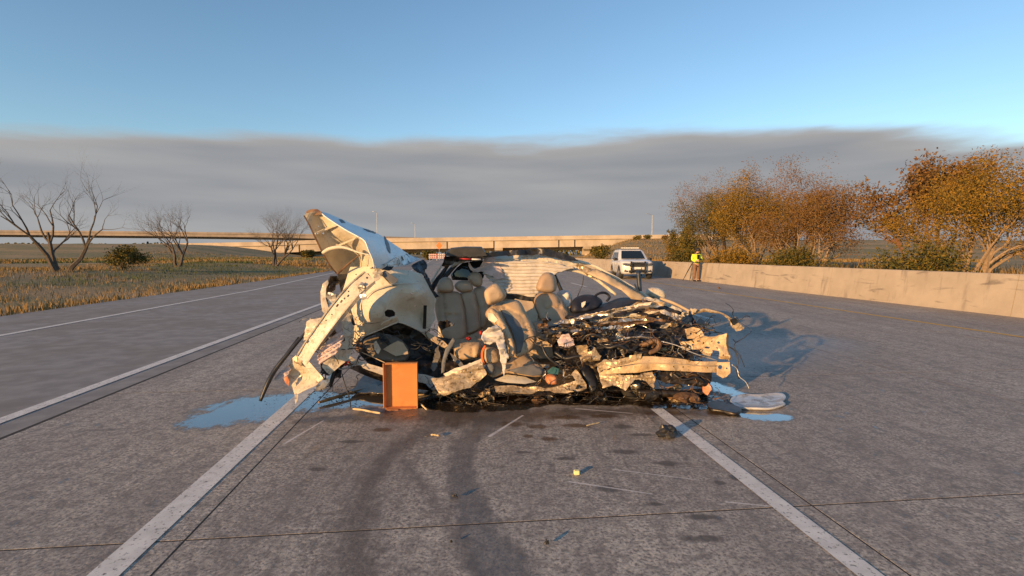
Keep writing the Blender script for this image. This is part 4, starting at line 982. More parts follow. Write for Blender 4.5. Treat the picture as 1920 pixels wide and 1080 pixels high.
panel('scraped_edge', on_outer([(704, 503, 4.98), (722, 494, 5.16), (742, 483, 5.5), (765, 476, 5.9), (786, 486, 6.1), (770, 493, 5.8), (745, 499, 5.5), (722, 502.5, 5.2)]), M_ALU, outer, res=4, crumple=0.02, freq=12, seed=55, thick=0.002, jag=1.0)
panel('folded_cap', [(571, 403, 5.44), (574, 396, 5.45), (585, 392, 5.42), (594, 392, 5.38), (603, 398, 5.3), (600, 403, 5.28), (588, 404, 5.34), (577, 405, 5.4)], M_RUST, inner, res=4, crumple=0.015, freq=12, seed=56)
rod('panel_edge_channel', [(570, 404, 5.27), (580, 422, 5.29), (592, 447, 5.31), (607, 478, 5.35), (622, 502, 5.41), (633, 514, 5.47)], [1.6, 2, 2, 2, 2, 1.6], M_RUST, inner, n=4)
rod('panel_rib', [(593, 438, 5.33), (612, 429, 5.42), (634, 421, 5.22)], [5, 5.5, 4], M_PRIMER, inner, n=4, flat=0.35, k=3)
rod('panel_rib', [(609, 471, 5.36), (640, 458, 5.44), (668, 446, 5.10)], [4.5, 5, 4], M_PRIMER, inner, n=4, flat=0.4, k=3)
rod('hinge_arm', [(607, 474, 5.3), (618, 467, 5.24), (634, 463.5, 5.15), (650, 465, 5.05), (672, 473, 4.97), (694, 478.5, 4.94)], [5, 5.4, 5, 4, 2.2, 1.4], M_PRIMER, n=6, flat=0.7)
rod('gas_strut', [(633, 513, 5.4), (652, 496, 5.25), (674, 478, 5.1)], [2.2, 2.0, 1.2], M_RUST, n=6, k=2)
panel('boot_lining', [(632, 516, 5.75), (650, 498, 5.8), (690, 497, 5.8), (705, 505, 5.75), (700, 530, 5.75), (660, 560, 5.75), (640, 560, 5.75)], M_BLACK, res=8, crumple=0.02, seed=57, thick=0.02)
# wheelhouse / inner quarter
wh = panel('wheelhouse', [(657, 501, 5.42), (698, 500, 5.28), (705, 505, 5.24), (735, 505, 5.26), (768, 507, 5.4), (790, 514, 5.55), (798, 527, 5.62), (807, 544, 5.68), (818, 562, 5.75), (813, 584, 5.7), (816, 598, 5.72), (808, 612, 5.66), (800, 633, 5.6), (788, 621, 5.5), (765, 610, 5.36), (748, 604, 5.26), (737, 607, 5.22), (712, 617, 5.2), (690, 626, 5.2), (676, 633, 5.22), (668, 641, 5.25), (660, 650, 5.28), (654, 646, 5.3), (648, 628, 5.36), (646, 608, 5.4), (650, 588, 5.44), (641, 570, 5.48), (641, 552, 5.5), (648, 528, 5.46)], M_PRIMER, res=7, crumple=0.013, freq=4.5, seed=60, thick=0.005, smooth=False, ctrl=((690, 545, 5.14), (685, 575, 5.06), (700, 595, 5.0), (722, 572, 5.02), (730, 530, 5.12), (765, 540, 5.18), (795, 548, 5.34), (733, 560, 5.06), (748, 580, 5.26), (770, 590, 5.45), (790, 600, 5.58), (760, 565, 5.24), (715, 545, 5.09)), holes=([(720, 585), (726, 580.5), (736, 581), (741, 586), (740, 592), (730, 595), (722, 593)], rect_hole(796.5, 595, 3.4, 22, 0.03), round_hole(772, 551, 1.6), round_hole(778, 574, 1.2), round_hole(668, 515, 1.3)))
rod('wheel_arch_flange', [(662, 649, 5.22), (676, 634, 5.16), (692, 626.5, 5.14), (714, 617.5, 5.13), (738, 607, 5.15), (750, 604.5, 5.2), (768, 611, 5.3), (790, 622, 5.44), (801, 633, 5.54)], 1.5, M_BODY, wh, n=5)
panel('arch_bracket', [(714, 610, 5.02), (720, 604, 5.0), (735, 598, 5.0), (745, 592, 5.02), (747, 602, 5.06), (735, 607, 5.06)], M_BODY, wh, res=4, crumple=0.006, seed=61, thick=0.01)
panel('cavity_shade_sheet', [(716, 578, 5.5), (745, 578, 5.5), (745, 598, 5.5), (716, 598, 5.5)], M_BLACK, wh, res=8, crumple=0.0)  # black sheets behind the wheelhouse holes stand in for the shade inside
panel('cavity_shade_sheet', [(786, 568, 5.85), (806, 568, 5.85), (806, 622, 5.85), (786, 622, 5.85)], M_BLACK, wh, res=10, crumple=0.0)
rod('seal_strip', [(653, 569, 5.04), (657, 586, 5.02), (664, 610, 5.0)], [2.6, 3, 3], M_BLACK, wh, n=4, k=2)
rod('pressed_rib', [(683, 560, 5.06), (700, 545, 5.07), (720, 537, 5.07), (745, 532, 5.10), (785, 532, 5.26)], [1.5, 2, 2.2, 2, 1.2], M_PRIMER, wh, n=6, flat=0.6)
panel('tail_lamp_housing', [(713, 513, 5.08), (722, 507, 5.1), (747, 524, 5.12), (740, 535, 5.08)], M_SEATFACE, res=6, crumple=0.003, seed=62, thick=0.06)
panel('torn_flange', [(694, 516, 5.0), (704, 503, 5.02), (712, 505, 5.04), (716, 513, 5.04), (710, 524, 5.0), (702, 528, 4.98)], M_BODY, res=3.5, crumple=0.03, freq=14, seed=63, jag=1.2)
panel('torn_flange', [(716, 506, 5.1), (726, 498, 5.16), (738, 500, 5.2), (730, 508, 5.14)], M_GRIME, res=3.5, crumple=0.03, freq=14, seed=64, jag=1.2)
panel('black_lining_bundle', [(768, 500, 5.8), (780, 492, 5.9), (792, 488, 6.0), (799, 498, 6.0), (797, 512, 5.95), (803, 524, 5.9), (808, 540, 5.9), (820, 556, 5.9), (812, 560, 5.8), (800, 540, 5.75), (790, 516, 5.7), (778, 508, 5.7)], M_BLACK, res=4, crumple=0.05, freq=12, seed=65, thick=0.015, jag=1.0)
# diagonal perforated rail: folded box section with slots
rail_c = [(694, 517, 4.9), (664, 543, 4.86), (631, 582, 4.82), (606, 614, 4.80), (582, 648, 4.78), (566, 676, 4.78)]
up_e = [(684, 509, 4.73), (655, 533, 4.68), (621, 573, 4.64), (597, 606, 4.62), (572, 642, 4.61), (556, 668, 4.62)]
lo_e = [(575, 682, 4.55), (592, 655, 4.55), (616, 622, 4.56), (641, 590, 4.58), (673, 551, 4.62), (702, 526, 4.66)]
slots = []
for k, (x, y, w, h) in enumerate(((632, 573, 3.0, 1.8), (639.5, 565.5, 3.0, 1.8), (645.5, 560, 2.0, 1.4), (652.5, 555, 2.4, 1.6), (653, 546.5, 1.5, 1.3), (688, 521, 1.8, 1.8), (583, 633, 2.4, 1.5), (577.5, 641, 3.0, 1.8), (611, 601, 1.3, 1.3), (622, 590, 1.3, 1.3))):
    slots.append(rect_hole(x, y, w, h, RAD(-52)))
rail = panel('perforated_rail', up_e + lo_e, M_BODY, res=4, crumple=0.006, freq=8, seed=66, thick=0.004, holes=slots)
rod('rail_flange', [(x, y, Y - 0.012) for x, y, Y in up_e], 1.7, M_BODY, rail, n=4, k=2)
rod('rail_flange', [(x, y, Y - 0.012) for x, y, Y in lo_e], 1.7, M_BODY, rail, n=4, k=2)
panel('rail_side', [(702, 526, 4.66), (673, 551, 4.62), (641, 590, 4.58), (616, 622, 4.56), (592, 655, 4.55), (594, 659, 4.73), (619, 627, 4.75), (645, 595, 4.78), (677, 556, 4.82), (704, 531, 4.85)], M_BODY, rail, res=5, crumple=0.004, seed=67)
panel('rail_back', [(690, 512, 4.83), (660, 537, 4.79), (626, 577, 4.75), (602, 610, 4.73), (578, 645, 4.71), (588, 652, 4.69), (612, 618, 4.69), (637, 586, 4.71), (669, 547, 4.75), (697, 522, 4.79)], M_GRIME, rail, res=6, crumple=0.004, seed=68)
panel('rail_bracket', [(670, 540, 4.63), (676, 528, 4.63), (682, 530, 4.63), (684, 545, 4.61), (688, 560, 4.61), (680, 563, 4.61), (674, 556, 4.61)], M_ALU, res=3.5, crumple=0.02, freq=14, seed=69, thick=0.006, jag=0.8)
panel('bent_pillar_strip', [(600, 548, 5.0), (604, 533, 5.02), (613, 525, 5.04), (615, 531, 5.04), (610, 541, 5.0), (611, 560, 4.96), (617, 580, 4.92), (611, 592, 4.9), (604, 585, 4.9), (602, 566, 4.94)], M_BODY, res=4, crumple=0.012, seed=70, thick=0.012)
panel('black_hinge_block', [(606, 548, 5.1), (613, 530, 5.12), (622, 519, 5.14), (632, 517, 5.16), (634, 528, 5.16), (626, 545, 5.12), (616, 555, 5.1)], M_GRIME, res=4, crumple=0.04, freq=14, seed=71, thick=0.03, jag=1.0)
panel('torn_body_flap', [(612, 568, 4.98), (622, 556, 5.0), (632, 550, 5.02), (637, 556, 5.02), (628, 566, 5.0), (618, 576, 4.98)], M_BODY, res=3.5, crumple=0.025, freq=14, seed=72, jag=1.0)
panel('torn_body_flap', [(574, 604, 4.72), (580, 600, 4.72), (604, 597, 4.70), (600, 612, 4.68), (584, 636, 4.68), (568, 640, 4.70)], M_BODY, res=4, crumple=0.02, freq=12, seed=73, jag=1.0)
panel('dark_cavity_lining', [(596, 625, 5.2), (625, 590, 5.25), (648, 575, 5.35), (655, 640, 5.3), (640, 690, 5.2), (600, 700, 5.1), (590, 660, 5.1)], M_GRIME, res=6, crumple=0.06, freq=9, seed=74, thick=0.02, jag=1.5)
panel('pink_lining', [(592, 668, 4.57), (605, 648, 4.59), (625, 629, 4.63), (642, 618, 4.67), (644, 630, 4.67), (637, 650, 4.63), (626, 668, 4.59), (610, 679, 4.57), (598, 685, 4.55)], M_PINK, res=3, crumple=0.025, freq=10, seed=75, thick=0.004, pleat=lambda x, y: 0.018 * math.sin((x * 0.62 + y) * 0.75), smooth=True)
panel('crumpled_quarter_skin', [(600, 690, 4.80), (612, 668, 4.82), (632, 650, 4.86), (648, 640, 4.9), (660, 652, 4.95), (652, 676, 4.9), (634, 690, 4.86), (616, 704, 4.82)], M_BODY, res=5, crumple=0.03, freq=8, seed=176, jag=1.2)
panel('crumpled_quarter_skin', [(640, 575, 4.98), (652, 560, 5.02), (658, 590, 5.0), (664, 620, 4.98), (660, 648, 4.96), (648, 640, 4.92), (638, 610, 4.92)], M_BODY, res=5, crumple=0.025, freq=8, seed=177, jag=1.2)
panel('crumpled_quarter_skin', [(604, 560, 4.95), (616, 548, 4.97), (630, 552, 4.97), (626, 572, 4.94), (612, 590, 4.92), (602, 584, 4.92)], M_ALU, res=4.5, crumple=0.03, freq=9, seed=178, jag=1.2)
panel('pink_lining_strip', [(624, 600, 4.86), (632, 592, 4.88), (640, 610, 4.86), (636, 628, 4.84), (628, 622, 4.85)], M_PINK, res=3, crumple=0.02, freq=12, seed=76)
corner = panel('rear_corner_panel', [(539, 690, 4.88), (546, 672, 4.86), (556, 668, 4.84), (562, 682, 4.82), (572, 674, 4.82), (582, 684, 4.8), (600, 704, 4.78), (605, 711, 4.78), (592, 723, 4.74), (574, 731, 4.74), (560, 738, 4.76), (553, 743, 4.78), (546, 727, 4.84), (540, 712, 4.88)], M_BODY, res=4, crumple=0.018, freq=8, seed=77, thick=0.005, ctrl=((560, 700, 4.92), (572, 712, 4.88)), holes=(rect_hole(556, 719, 3, 1.6, -0.3),))
panel('corner_flange', [(566, 678, 4.74), (577, 675, 4.74), (606, 709, 4.70), (597, 717, 4.70), (584, 702, 4.72)], M_BODY, corner, res=4, crumple=0.006, seed=78, thick=0.008)
panel('corner_crumple', [(546, 672, 4.8), (556, 666, 4.8), (566, 676, 4.78), (562, 690, 4.78), (553, 684, 4.8)], M_MUD, corner, res=3.5, crumple=0.025, freq=12, seed=79, jag=0.8)
panel('hanging_shred', [(552, 738, 4.76), (558, 741, 4.76), (557, 752, 4.75), (553, 759, 4.74), (552, 748, 4.75)], M_BODY, corner, res=3, crumple=0.01, seed=80)
rod('bumper_strip', [(598, 600, 5.02), (578, 618, 4.98), (566, 632, 4.95), (552, 648, 4.9), (534, 670, 4.84), (516, 693, 4.8), (502, 718, 4.74), (488, 752, 4.68)], [3, 4, 5, 6, 7, 8, 8, 5], M_BLACK, n=6, flat=0.6)
rod('bumper_trim', [(560, 632, 4.98), (545, 652, 4.92), (528, 674, 4.86)], [1.5, 2, 1.5], M_BLACK, n=5)
panel('crushed_lamp', [(512, 712, 4.8), (522, 698, 4.82), (538, 686, 4.84), (542, 694, 4.84), (536, 706, 4.82), (524, 714, 4.8)], M_PINK, res=3.5, crumple=0.035, freq=14, seed=81, jag=1.2)
panel('orange_reflector', [(531, 710, 4.8), (538, 706, 4.8), (542, 716, 4.8), (540, 724, 4.79), (534, 718, 4.79)], M_COPPER, res=3, crumple=0.008, seed=82, thick=0.01)
panel('rear_black_box', [(602, 690, 5.0), (610, 680, 5.05), (634, 672, 5.1), (640, 690, 5.05), (636, 700, 5.0), (606, 702, 4.98)], M_BLACK, res=5, crumple=0.012, seed=83, thick=0.10)
rod('suspension_arm', [(620, 726, 4.95), (624, 706, 4.98), (629, 690, 5.0), (634, 665, 5.05)], [2, 5, 5, 3], M_BLACK, n=6)
rod('suspension_link', [(636, 684, 4.98), (637, 692, 4.96), (650, 690, 4.98), (668, 683, 5.0)], 1.7, M_STEELPOST, n=6)
rod('suspension_link', [(612, 692, 4.9), (596, 712, 4.86), (606, 700, 4.9), (620, 690, 4.95)], 1.6, M_BLACK, n=6)
rod('dangling_hose', [(641, 700, 4.9), (648, 724, 4.88), (656, 748, 4.86), (658, 766, 4.86)], 1.0, M_BLACK, n=5)
panel('bent_sill_skin', [(592, 724, 4.76), (606, 716, 4.78), (622, 700, 4.84), (616, 718, 4.8), (604, 730, 4.78), (590, 734, 4.76)], M_ALU, res=4, crumple=0.01, seed=84, thick=0.005)
panel('red_lamp_shard', [(637, 682, 5.02), (645, 675, 5.04), (658, 681, 5.02), (648, 686, 5.0)], M_RED, res=3.5, crumple=0.008, seed=85, thick=0.008)
# wheel well: dark lining, spare tub, trim
panel('wheel_well_lining', [(664, 650, 5.5), (690, 625, 5.55), (748, 603, 5.6), (800, 630, 5.7), (850, 640, 5.75), (850, 700, 5.55), (790, 715, 5.4), (700, 690, 5.4)], M_GRIME, res=8, crumple=0.05, freq=7, seed=86, thick=0.02)
cushion('spare_tub', [(681, 642, 5.32), (696, 630, 5.36), (722, 626, 5.4), (748, 634, 5.4), (764, 650, 5.36), (768, 668, 5.3), (756, 679, 5.26), (728, 678, 5.24), (698, 670, 5.26)], worn('brown_tub', (0.14, 0.11, 0.08), (0.18, 0.14, 0.10), 6, 0.6), res=4, thick=0.06, edge=9, seed=87)
panel('tan_trim_flap', [(718, 655, 5.17), (732, 646, 5.18), (746, 639, 5.2), (756, 643, 5.2), (764, 656, 5.2), (765, 664, 5.18), (742, 668, 5.15)], M_TRIM, res=5, crumple=0.006, seed=88, thick=0.01)
panel('bracket_scrap', [(699, 622, 5.2), (712, 618, 5.2), (722, 632, 5.2), (733, 646, 5.18), (728, 650, 5.18), (712, 640, 5.18)], M_GRIME, res=4, crumple=0.03, freq=12, seed=89, thick=0.01, jag=1.0)
panel('bracket_scrap', [(699, 645, 5.12), (704, 640, 5.12), (712, 655, 5.1), (708, 664, 5.1), (700, 656, 5.12)], M_BODY, res=3.5, crumple=0.02, freq=14, seed=90, thick=0.006, jag=0.8)
panel('bracket_scrap', [(666, 650, 5.1), (672, 636, 5.12), (680, 648, 5.1), (682, 658, 5.08), (670, 662, 5.08)], M_RUST, res=3.5, crumple=0.02, freq=14, seed=91, thick=0.006, jag=0.8)
rod('thin_rod', [(677, 660, 5.0), (700, 670, 4.95), (728, 683, 4.9)], 0.9, M_TRIM, n=5, k=2)
# rocker beam running to the torn end
rk = panel('rocker_beam', [(635, 648, 5.15), (650, 664, 5.11), (668, 676, 5.08), (695, 683, 5.05), (721, 691, 5.05), (760, 698, 5.07), (797, 703, 5.08), (823, 710, 5.08), (815, 722, 5.06), (795, 719, 5.05), (760, 712, 5.03), (721, 704, 5.01), (690, 694, 5.00), (660, 680, 5.03), (638, 666, 5.09)], M_BODY, res=4.5, crumple=0.01, freq=7, seed=92, thick=0.006)
panel('rocker_underside', [(638, 666, 5.10), (660, 680, 5.04), (690, 694, 5.01), (721, 704, 5.02), (760, 712, 5.04), (795, 720, 5.06), (812, 736, 5.23), (760, 728, 5.23), (720, 718, 5.21), (690, 708, 5.19), (655, 692, 5.23)], M_GRIME, rk, res=6, crumple=0.03, freq=8, seed=93)
panel('torn_rocker_end', [(806, 712, 4.86), (823, 711, 4.86), (837, 707, 4.87), (860, 697, 4.88), (883, 688, 4.9), (900, 680, 4.92), (906, 690, 4.9), (912, 703, 4.88), (900, 715, 4.86), (880, 728, 4.84), (856, 733, 4.83), (831, 741, 4.82), (818, 730, 4.83), (811, 720, 4.84)], M_MUD, res=3.5, crumple=0.035, freq=10, seed=94, thick=0.006, jag=0.8, holes=(round_hole(880, 701, 1.6), round_hole(896, 692, 1.4)))
panel('rocker_inner_skin', [(830, 702, 4.98), (870, 684, 5.0), (902, 674, 5.0), (912, 690, 4.98), (880, 704, 4.96), (840, 716, 4.95)], M_PRIMER, res=4.5, crumple=0.03, freq=9, seed=95, jag=1.0)
panel('curved_trim_blade', [(827, 700, 4.98), (828, 680, 5.0), (835, 655, 5.02), (849, 633, 5.05), (855, 639, 5.05), (845, 655, 5.03), (836, 675, 5.0), (833, 698, 4.98)], M_SEATFACE, res=4, crumple=0.004, seed=96, thick=0.012, smooth=True)
panel('pillar_foot_trim', [(800, 622, 5.5), (812, 628, 5.46), (832, 640, 5.36), (840, 648, 5.3), (834, 652, 5.3), (815, 640, 5.36), (800, 632, 5.45)], M_TRIM, res=4, crumple=0.008, seed=97, thick=0.02)
panel('torn_trim', [(843, 662, 5.2), (852, 668, 5.18), (866, 680, 5.14), (875, 694, 5.1), (868, 692, 5.1), (852, 678, 5.14)], M_SEATFACE, res=4, crumple=0.008, seed=98, thick=0.01)
panel('hanging_lining', [(808, 690, 5.1), (814, 660, 5.14), (822, 648, 5.16), (824, 665, 5.14), (818, 690, 5.08), (812, 698, 5.06)], worn('grey_lining', (0.10, 0.09, 0.08), (0.16, 0.14, 0.12), 9, 0.8), res=4, crumple=0.03, freq=12, seed=99, jag=1.0)
panel('front_sill', [(926, 727, 4.94), (959, 724, 4.94), (985, 727, 4.93), (1003, 723, 4.93), (1022, 729, 4.92), (1043, 727, 4.92), (1062, 720, 4.92), (1079, 712, 4.93), (1071, 703, 4.96), (1079, 694, 4.97), (1090, 706, 4.94), (1099, 720, 4.92), (1100, 732, 4.9), (1084, 735, 4.88), (1062, 738, 4.87), (1020, 735, 4.88), (990, 739, 4.88), (964, 737, 4.88), (928, 735, 4.9)], M_MUD, res=3.5, crumple=0.03, freq=11, seed=100, thick=0.006, jag=0.7)
panel('sill_lining', [(926, 712, 5.05), (950, 703, 5.1), (985, 706, 5.1), (1005, 716, 5.05), (985, 720, 5.0), (950, 718, 5.0)], M_PRIMER, res=5, crumple=0.02, seed=101)
cushion('orange_module', [(1022, 706, 5.0), (1030, 701, 5.02), (1042, 703, 5.02), (1046, 711, 5.0), (1044, 720, 4.98), (1032, 722, 4.97), (1024, 716, 4.98)], M_COPPER, res=3, thick=0.05, edge=6, seed=102, lump=0.02, freq=20)
panel('teal_module', [(1026, 696, 5.06), (1036, 688, 5.08), (1048, 692, 5.08), (1046, 702, 5.05), (1030, 703, 5.04)], M_TEAL, res=4, crumple=0.015, seed=103, thick=0.04)

# ---- front end --------------------------------------------------------------------------
M_BEAM = worn('sun_toned_dirty_beam', (0.50, 0.35, 0.19), (0.60, 0.45, 0.27), 7, 0.4, dirt=(0.24, 0.14, 0.06), dscale=16, dlo=0.5, dhi=0.75, scratch=(0.12, 0.08, 0.05))  # ochre base carries the golden sunlight; dirt patches and scratches lie over it
beam_top = [(1122, 688, 4.98), (1145, 682, 4.96), (1179, 676, 4.93), (1190, 669, 4.92), (1224, 668.5, 4.90), (1246, 670, 4.90), (1287, 674, 4.92), (1300, 678, 4.93), (1345, 678, 4.96)]
beam_bot = [(1345, 699, 4.95), (1291, 697, 4.91), (1228, 694, 4.88), (1197, 699, 4.89), (1148, 701, 4.94), (1124, 704, 4.97)]
bm_ = panel('bumper_beam', beam_top + beam_bot, M_BEAM, res=4, crumple=0.008, freq=8, seed=110, thick=0.005, ctrl=((1200, 684, 4.83), (1250, 684, 4.82), (1320, 687, 4.88), (1160, 690, 4.9)), holes=(round_hole(1264, 688, 1.6), round_hole(1281, 688.5, 1.6), round_hole(1164, 688, 1.4), round_hole(1327, 690, 1.3)))
rod('beam_ridge', [(1150, 688, 4.87), (1195, 681, 4.80), (1250, 682, 4.795), (1310, 686, 4.84), (1343, 686, 4.9)], [1.2, 1.8, 1.8, 1.8, 1.4], M_BEAM, bm_, n=6, flat=0.6)
panel('beam_back', [(1150, 684, 5.06), (1224, 671, 5.02), (1345, 680, 5.06), (1345, 697, 5.06), (1228, 692, 5.02), (1150, 700, 5.06)], M_GRIME, bm_, res=8, crumple=0.01, seed=111, thick=0.02)
panel('beam_end_crumple', [(1118, 684, 4.94), (1130, 676, 4.94), (1160, 676, 4.9), (1192, 666, 4.86), (1204, 664, 4.86), (1200, 676, 4.86), (1175, 684, 4.88), (1140, 690, 4.9), (1122, 700, 4.93)], M_MUD, res=3.5, crumple=0.03, freq=13, seed=112, jag=1.2)
panel('lower_crossmember', [(1124, 706, 4.93), (1150, 703, 4.9), (1195, 702, 4.86), (1224, 698, 4.86), (1229, 712, 4.84), (1224, 728, 4.84), (1212, 716, 4.86), (1190, 713, 4.86), (1180, 722, 4.84), (1172, 732, 4.83), (1157, 724, 4.85), (1128, 727, 4.88)], M_MUD, res=3.5, crumple=0.03, freq=11, seed=113, thick=0.006, jag=0.8)
br1 = panel('front_bracket', [(1297, 640, 5.04), (1312, 632, 5.04), (1340, 633, 5.02), (1354, 630, 5.0), (1363, 626, 4.98), (1361, 643, 4.98), (1365, 661, 4.97), (1368, 677, 4.96), (1349, 675, 4.96), (1347, 658, 4.98), (1336, 656, 5.0), (1334, 673, 4.98), (1320, 668, 5.0), (1313, 657, 5.02), (1278, 657, 5.06), (1277, 643, 5.06)], M_BEAM, res=3.2, crumple=0.035, freq=13, seed=114, thick=0.006, holes=(round_hole(1320, 644, 2.2), round_hole(1337, 641, 1.8), round_hole(1350, 645, 2.4), round_hole(1300, 648, 2.2), round_hole(1355, 667, 1.8), rect_hole(1327, 652, 4, 1.6, 0.1), rect_hole(1310, 640, 3, 1.3, -0.1), round_hole(1343, 653, 1.3), rect_hole(1290, 651, 3, 1.4, 0)))
panel('bracket_return', [(1363, 626, 4.98), (1361, 643, 4.98), (1365, 661, 4.97), (1368, 677, 4.96), (1371, 675, 5.2), (1369, 660, 5.2), (1366, 643, 5.2), (1368, 629, 5.2)], M_MUD, br1, res=5, crumple=0.01, seed=115)
panel('strut_tower_plate', [(1284, 617, 5.1), (1300, 613, 5.12), (1314, 617, 5.1), (1321, 628, 5.08), (1318, 635, 5.08), (1290, 635, 5.1)], M_BEAM, res=4, crumple=0.012, freq=9, seed=116, thick=0.006, holes=(round_hole(1296, 625, 2.0), round_hole(1306, 625, 1.8), round_hole(1312, 630, 1.2), round_hole(1302, 619, 1.2)))
panel('tow_hook_plate', [(1345, 680, 4.92), (1368, 679, 4.92), (1370, 700, 4.9), (1363, 707, 4.9), (1355, 710, 4.9), (1345, 703, 4.9)], M_BEAM, res=3.5, crumple=0.01, freq=9, seed=117, thick=0.01, holes=(round_hole(1351, 689, 4.2, 10), round_hole(1363, 691, 1.8)))
panel('crumpled_apron', [(1079, 651, 4.97), (1090, 648, 4.98), (1098, 647, 4.98), (1101, 660, 4.97), (1115, 654, 4.98), (1127, 667, 4.96), (1122, 680, 4.94), (1105, 682, 4.94), (1100, 678, 4.95), (1090, 684, 4.94), (1085, 670, 4.96)], M_MUD, res=3.5, crumple=0.04, freq=13, seed=118, jag=1.2)
panel('pink_lining_wad', [(1044, 640, 5.02), (1052, 629, 5.04), (1066, 626, 5.05), (1074, 636, 5.04), (1076, 648, 5.02), (1064, 655, 5.0), (1050, 653, 5.0)], M_PINK, res=3, crumple=0.035, freq=15, seed=119, thick=0.006, jag=0.8)
# firewall and bonnet: layer on layer of buckled sheet, dark slivers between for shaded gaps
rng = random.Random(12)
def sliver(name, x, y, L, H, ang, Y, mat, seed, crumple=0.02, jag=1.0, res=4):
    c, s = math.cos(ang), math.sin(ang); r = random.Random(seed)
    pts = []
    for t, w in ((-0.5, 0.3), (-0.25, 0.5), (0.05, 0.45), (0.3, 0.5), (0.5, 0.25), (0.48, -0.2), (0.2, -0.5), (-0.1, -0.4), (-0.35, -0.5), (-0.52, -0.2)):
        a, b = t * L * r.uniform(0.88, 1.1), w * H * r.uniform(0.6, 1.3)
        pts.append((x + a * c - b * s, y + a * s + b * c, Y + r.uniform(-0.05, 0.05) - 0.002 * b))
    return panel(name, pts, mat, res=res, crumple=crumple, freq=12, seed=seed, thick=0.004, jag=jag)
layers = [(1150, 584, 150, 10, -0.20, 5.75), (1100, 598, 120, 10, -0.17, 5.62), (1215, 572, 60, 12, -0.05, 5.8), (1180, 592, 130, 9, -0.14, 5.58), (1090, 609, 110, 11, -0.12, 5.5), (1160, 604, 120, 9, -0.15, 5.45),
          (1235, 586, 70, 13, 0.14, 5.6), (1252, 573, 60, 9, 0.35, 5.9), (1130, 616, 120, 8, -0.1, 5.38), (1075, 619, 80, 10, 0.02, 5.36), (1265, 592, 60, 10, 0.3, 5.55), (1200, 601, 80, 8, -0.05, 5.42),
          (1150, 622, 90, 7, -0.18, 5.3), (1240, 602, 60, 9, 0.1, 5.42), (1280, 602, 40, 10, 0.4, 5.5), (1060, 607, 60, 12, -0.3, 5.46), (1120, 590, 100, 7, -0.22, 5.68), (1225, 562, 40, 8, 0.2, 6.0), (1190, 582, 100, 7, -0.22, 5.66)]
mats = [M_BODY, M_ALU, M_MUD, M_BODY, M_ALU, M_MUD, M_RUST]
for i, (x, y, L, H, a, Y) in enumerate(layers):
    sliver('bonnet_layer_and_gap_shade', x, y, L, H * 0.85, a, Y, mats[i % 7], 200 + i, 0.03)
    sliver('bonnet_layer_and_gap_shade', x + rng.uniform(-12, 12), y + rng.uniform(3, 7), L * 0.8, H * 0.6, a + rng.uniform(-.08, .08), Y - 0.06, (M_GRIME, M_BLACK, M_RUST)[i % 3], 260 + i, 0.03)  # dark sliver set in as the shade between neighbouring layers
panel('bonnet_underside', [(1035, 612, 5.7), (1080, 598, 5.8), (1200, 572, 6.0), (1260, 575, 6.0), (1300, 596, 5.8), (1320, 625, 5.6), (1280, 660, 5.6), (1150, 690, 5.6), (1040, 690, 5.6)], M_GRIME, res=9, crumple=0.07, freq=7, seed=240, thick=0.03)
rod('wing_rail', [(1238, 560, 6.1), (1262, 568, 6.0), (1290, 582, 5.85), (1302, 590, 5.75)], [3.4, 3, 2.6, 2], M_TRIM, n=6)
rod('wing_rail_tip', [(1302, 587, 5.5), (1320, 581.5, 5.45), (1336, 584, 5.4), (1354, 588, 5.38), (1372, 601, 5.36), (1394, 616, 5.34)], [2.4, 3.4, 3, 1.4, 3.6, 2.6], M_MUD, n=5, smooth=False)
panel('wing_rail_skin', [(1366, 597, 5.33), (1378, 600, 5.33), (1392, 612, 5.3), (1394, 619, 5.3), (1382, 622, 5.3), (1372, 612, 5.32)], M_MUD, res=3.5, crumple=0.02, freq=14, seed=241, jag=1.0)
panel('black_clip', [(1370, 600, 5.3), (1379, 596, 5.3), (1386, 602, 5.3), (1376, 610, 5.29)], M_BLACK, res=3.5, crumple=0.01, seed=242, thick=0.02)
panel('blue_reservoir', [(1277, 600, 5.32), (1286, 586, 5.35), (1296, 584, 5.36), (1300, 594, 5.34), (1292, 606, 5.3), (1280, 608, 5.3)], M_BLUE, res=3.5, crumple=0.03, freq=14, seed=243, thick=0.04)
panel('blue_reservoir', [(1306, 604, 5.2), (1314, 597, 5.22), (1322, 604, 5.2), (1322, 614, 5.18), (1312, 612, 5.18)], M_BLUE, res=3.5, crumple=0.02, freq=14, seed=244, thick=0.04)
# engine: block, manifold pipe, radiator core, subframe
cushion('engine_block', [(1110, 650, 5.5), (1140, 628, 5.55), (1190, 622, 5.6), (1230, 632, 5.6), (1240, 665, 5.5), (1220, 700, 5.4), (1160, 710, 5.35), (1115, 690, 5.4)], M_GRIME, res=6, thick=0.18, edge=16, seed=245, lump=0.05, freq=11, smooth=False)
cushion('gearbox', [(1228, 650, 5.5), (1260, 630, 5.55), (1290, 640, 5.5), (1300, 675, 5.4), (1280, 705, 5.3), (1240, 700, 5.35)], M_GRIME, res=6, thick=0.15, edge=14, seed=246, lump=0.05, freq=12, smooth=False)
rod('manifold_pipe', [(1190, 652, 5.15), (1210, 645, 5.1), (1228, 638, 5.06), (1236, 644, 5.04), (1232, 655, 5.02), (1216, 662, 5.0)], [4, 5, 6, 6, 5, 4], M_RUST, n=8)
rod('manifold_pipe', [(1150, 640, 5.2), (1175, 634, 5.16), (1200, 632, 5.14), (1225, 634, 5.1)], [2, 2.4, 2.2, 1.6], M_ALU, n=6)
rod('coolant_hose', [(1240, 640, 5.0), (1270, 648, 4.95), (1300, 662, 4.9), (1345, 676, 4.88)], 1.1, M_ALU, n=5)
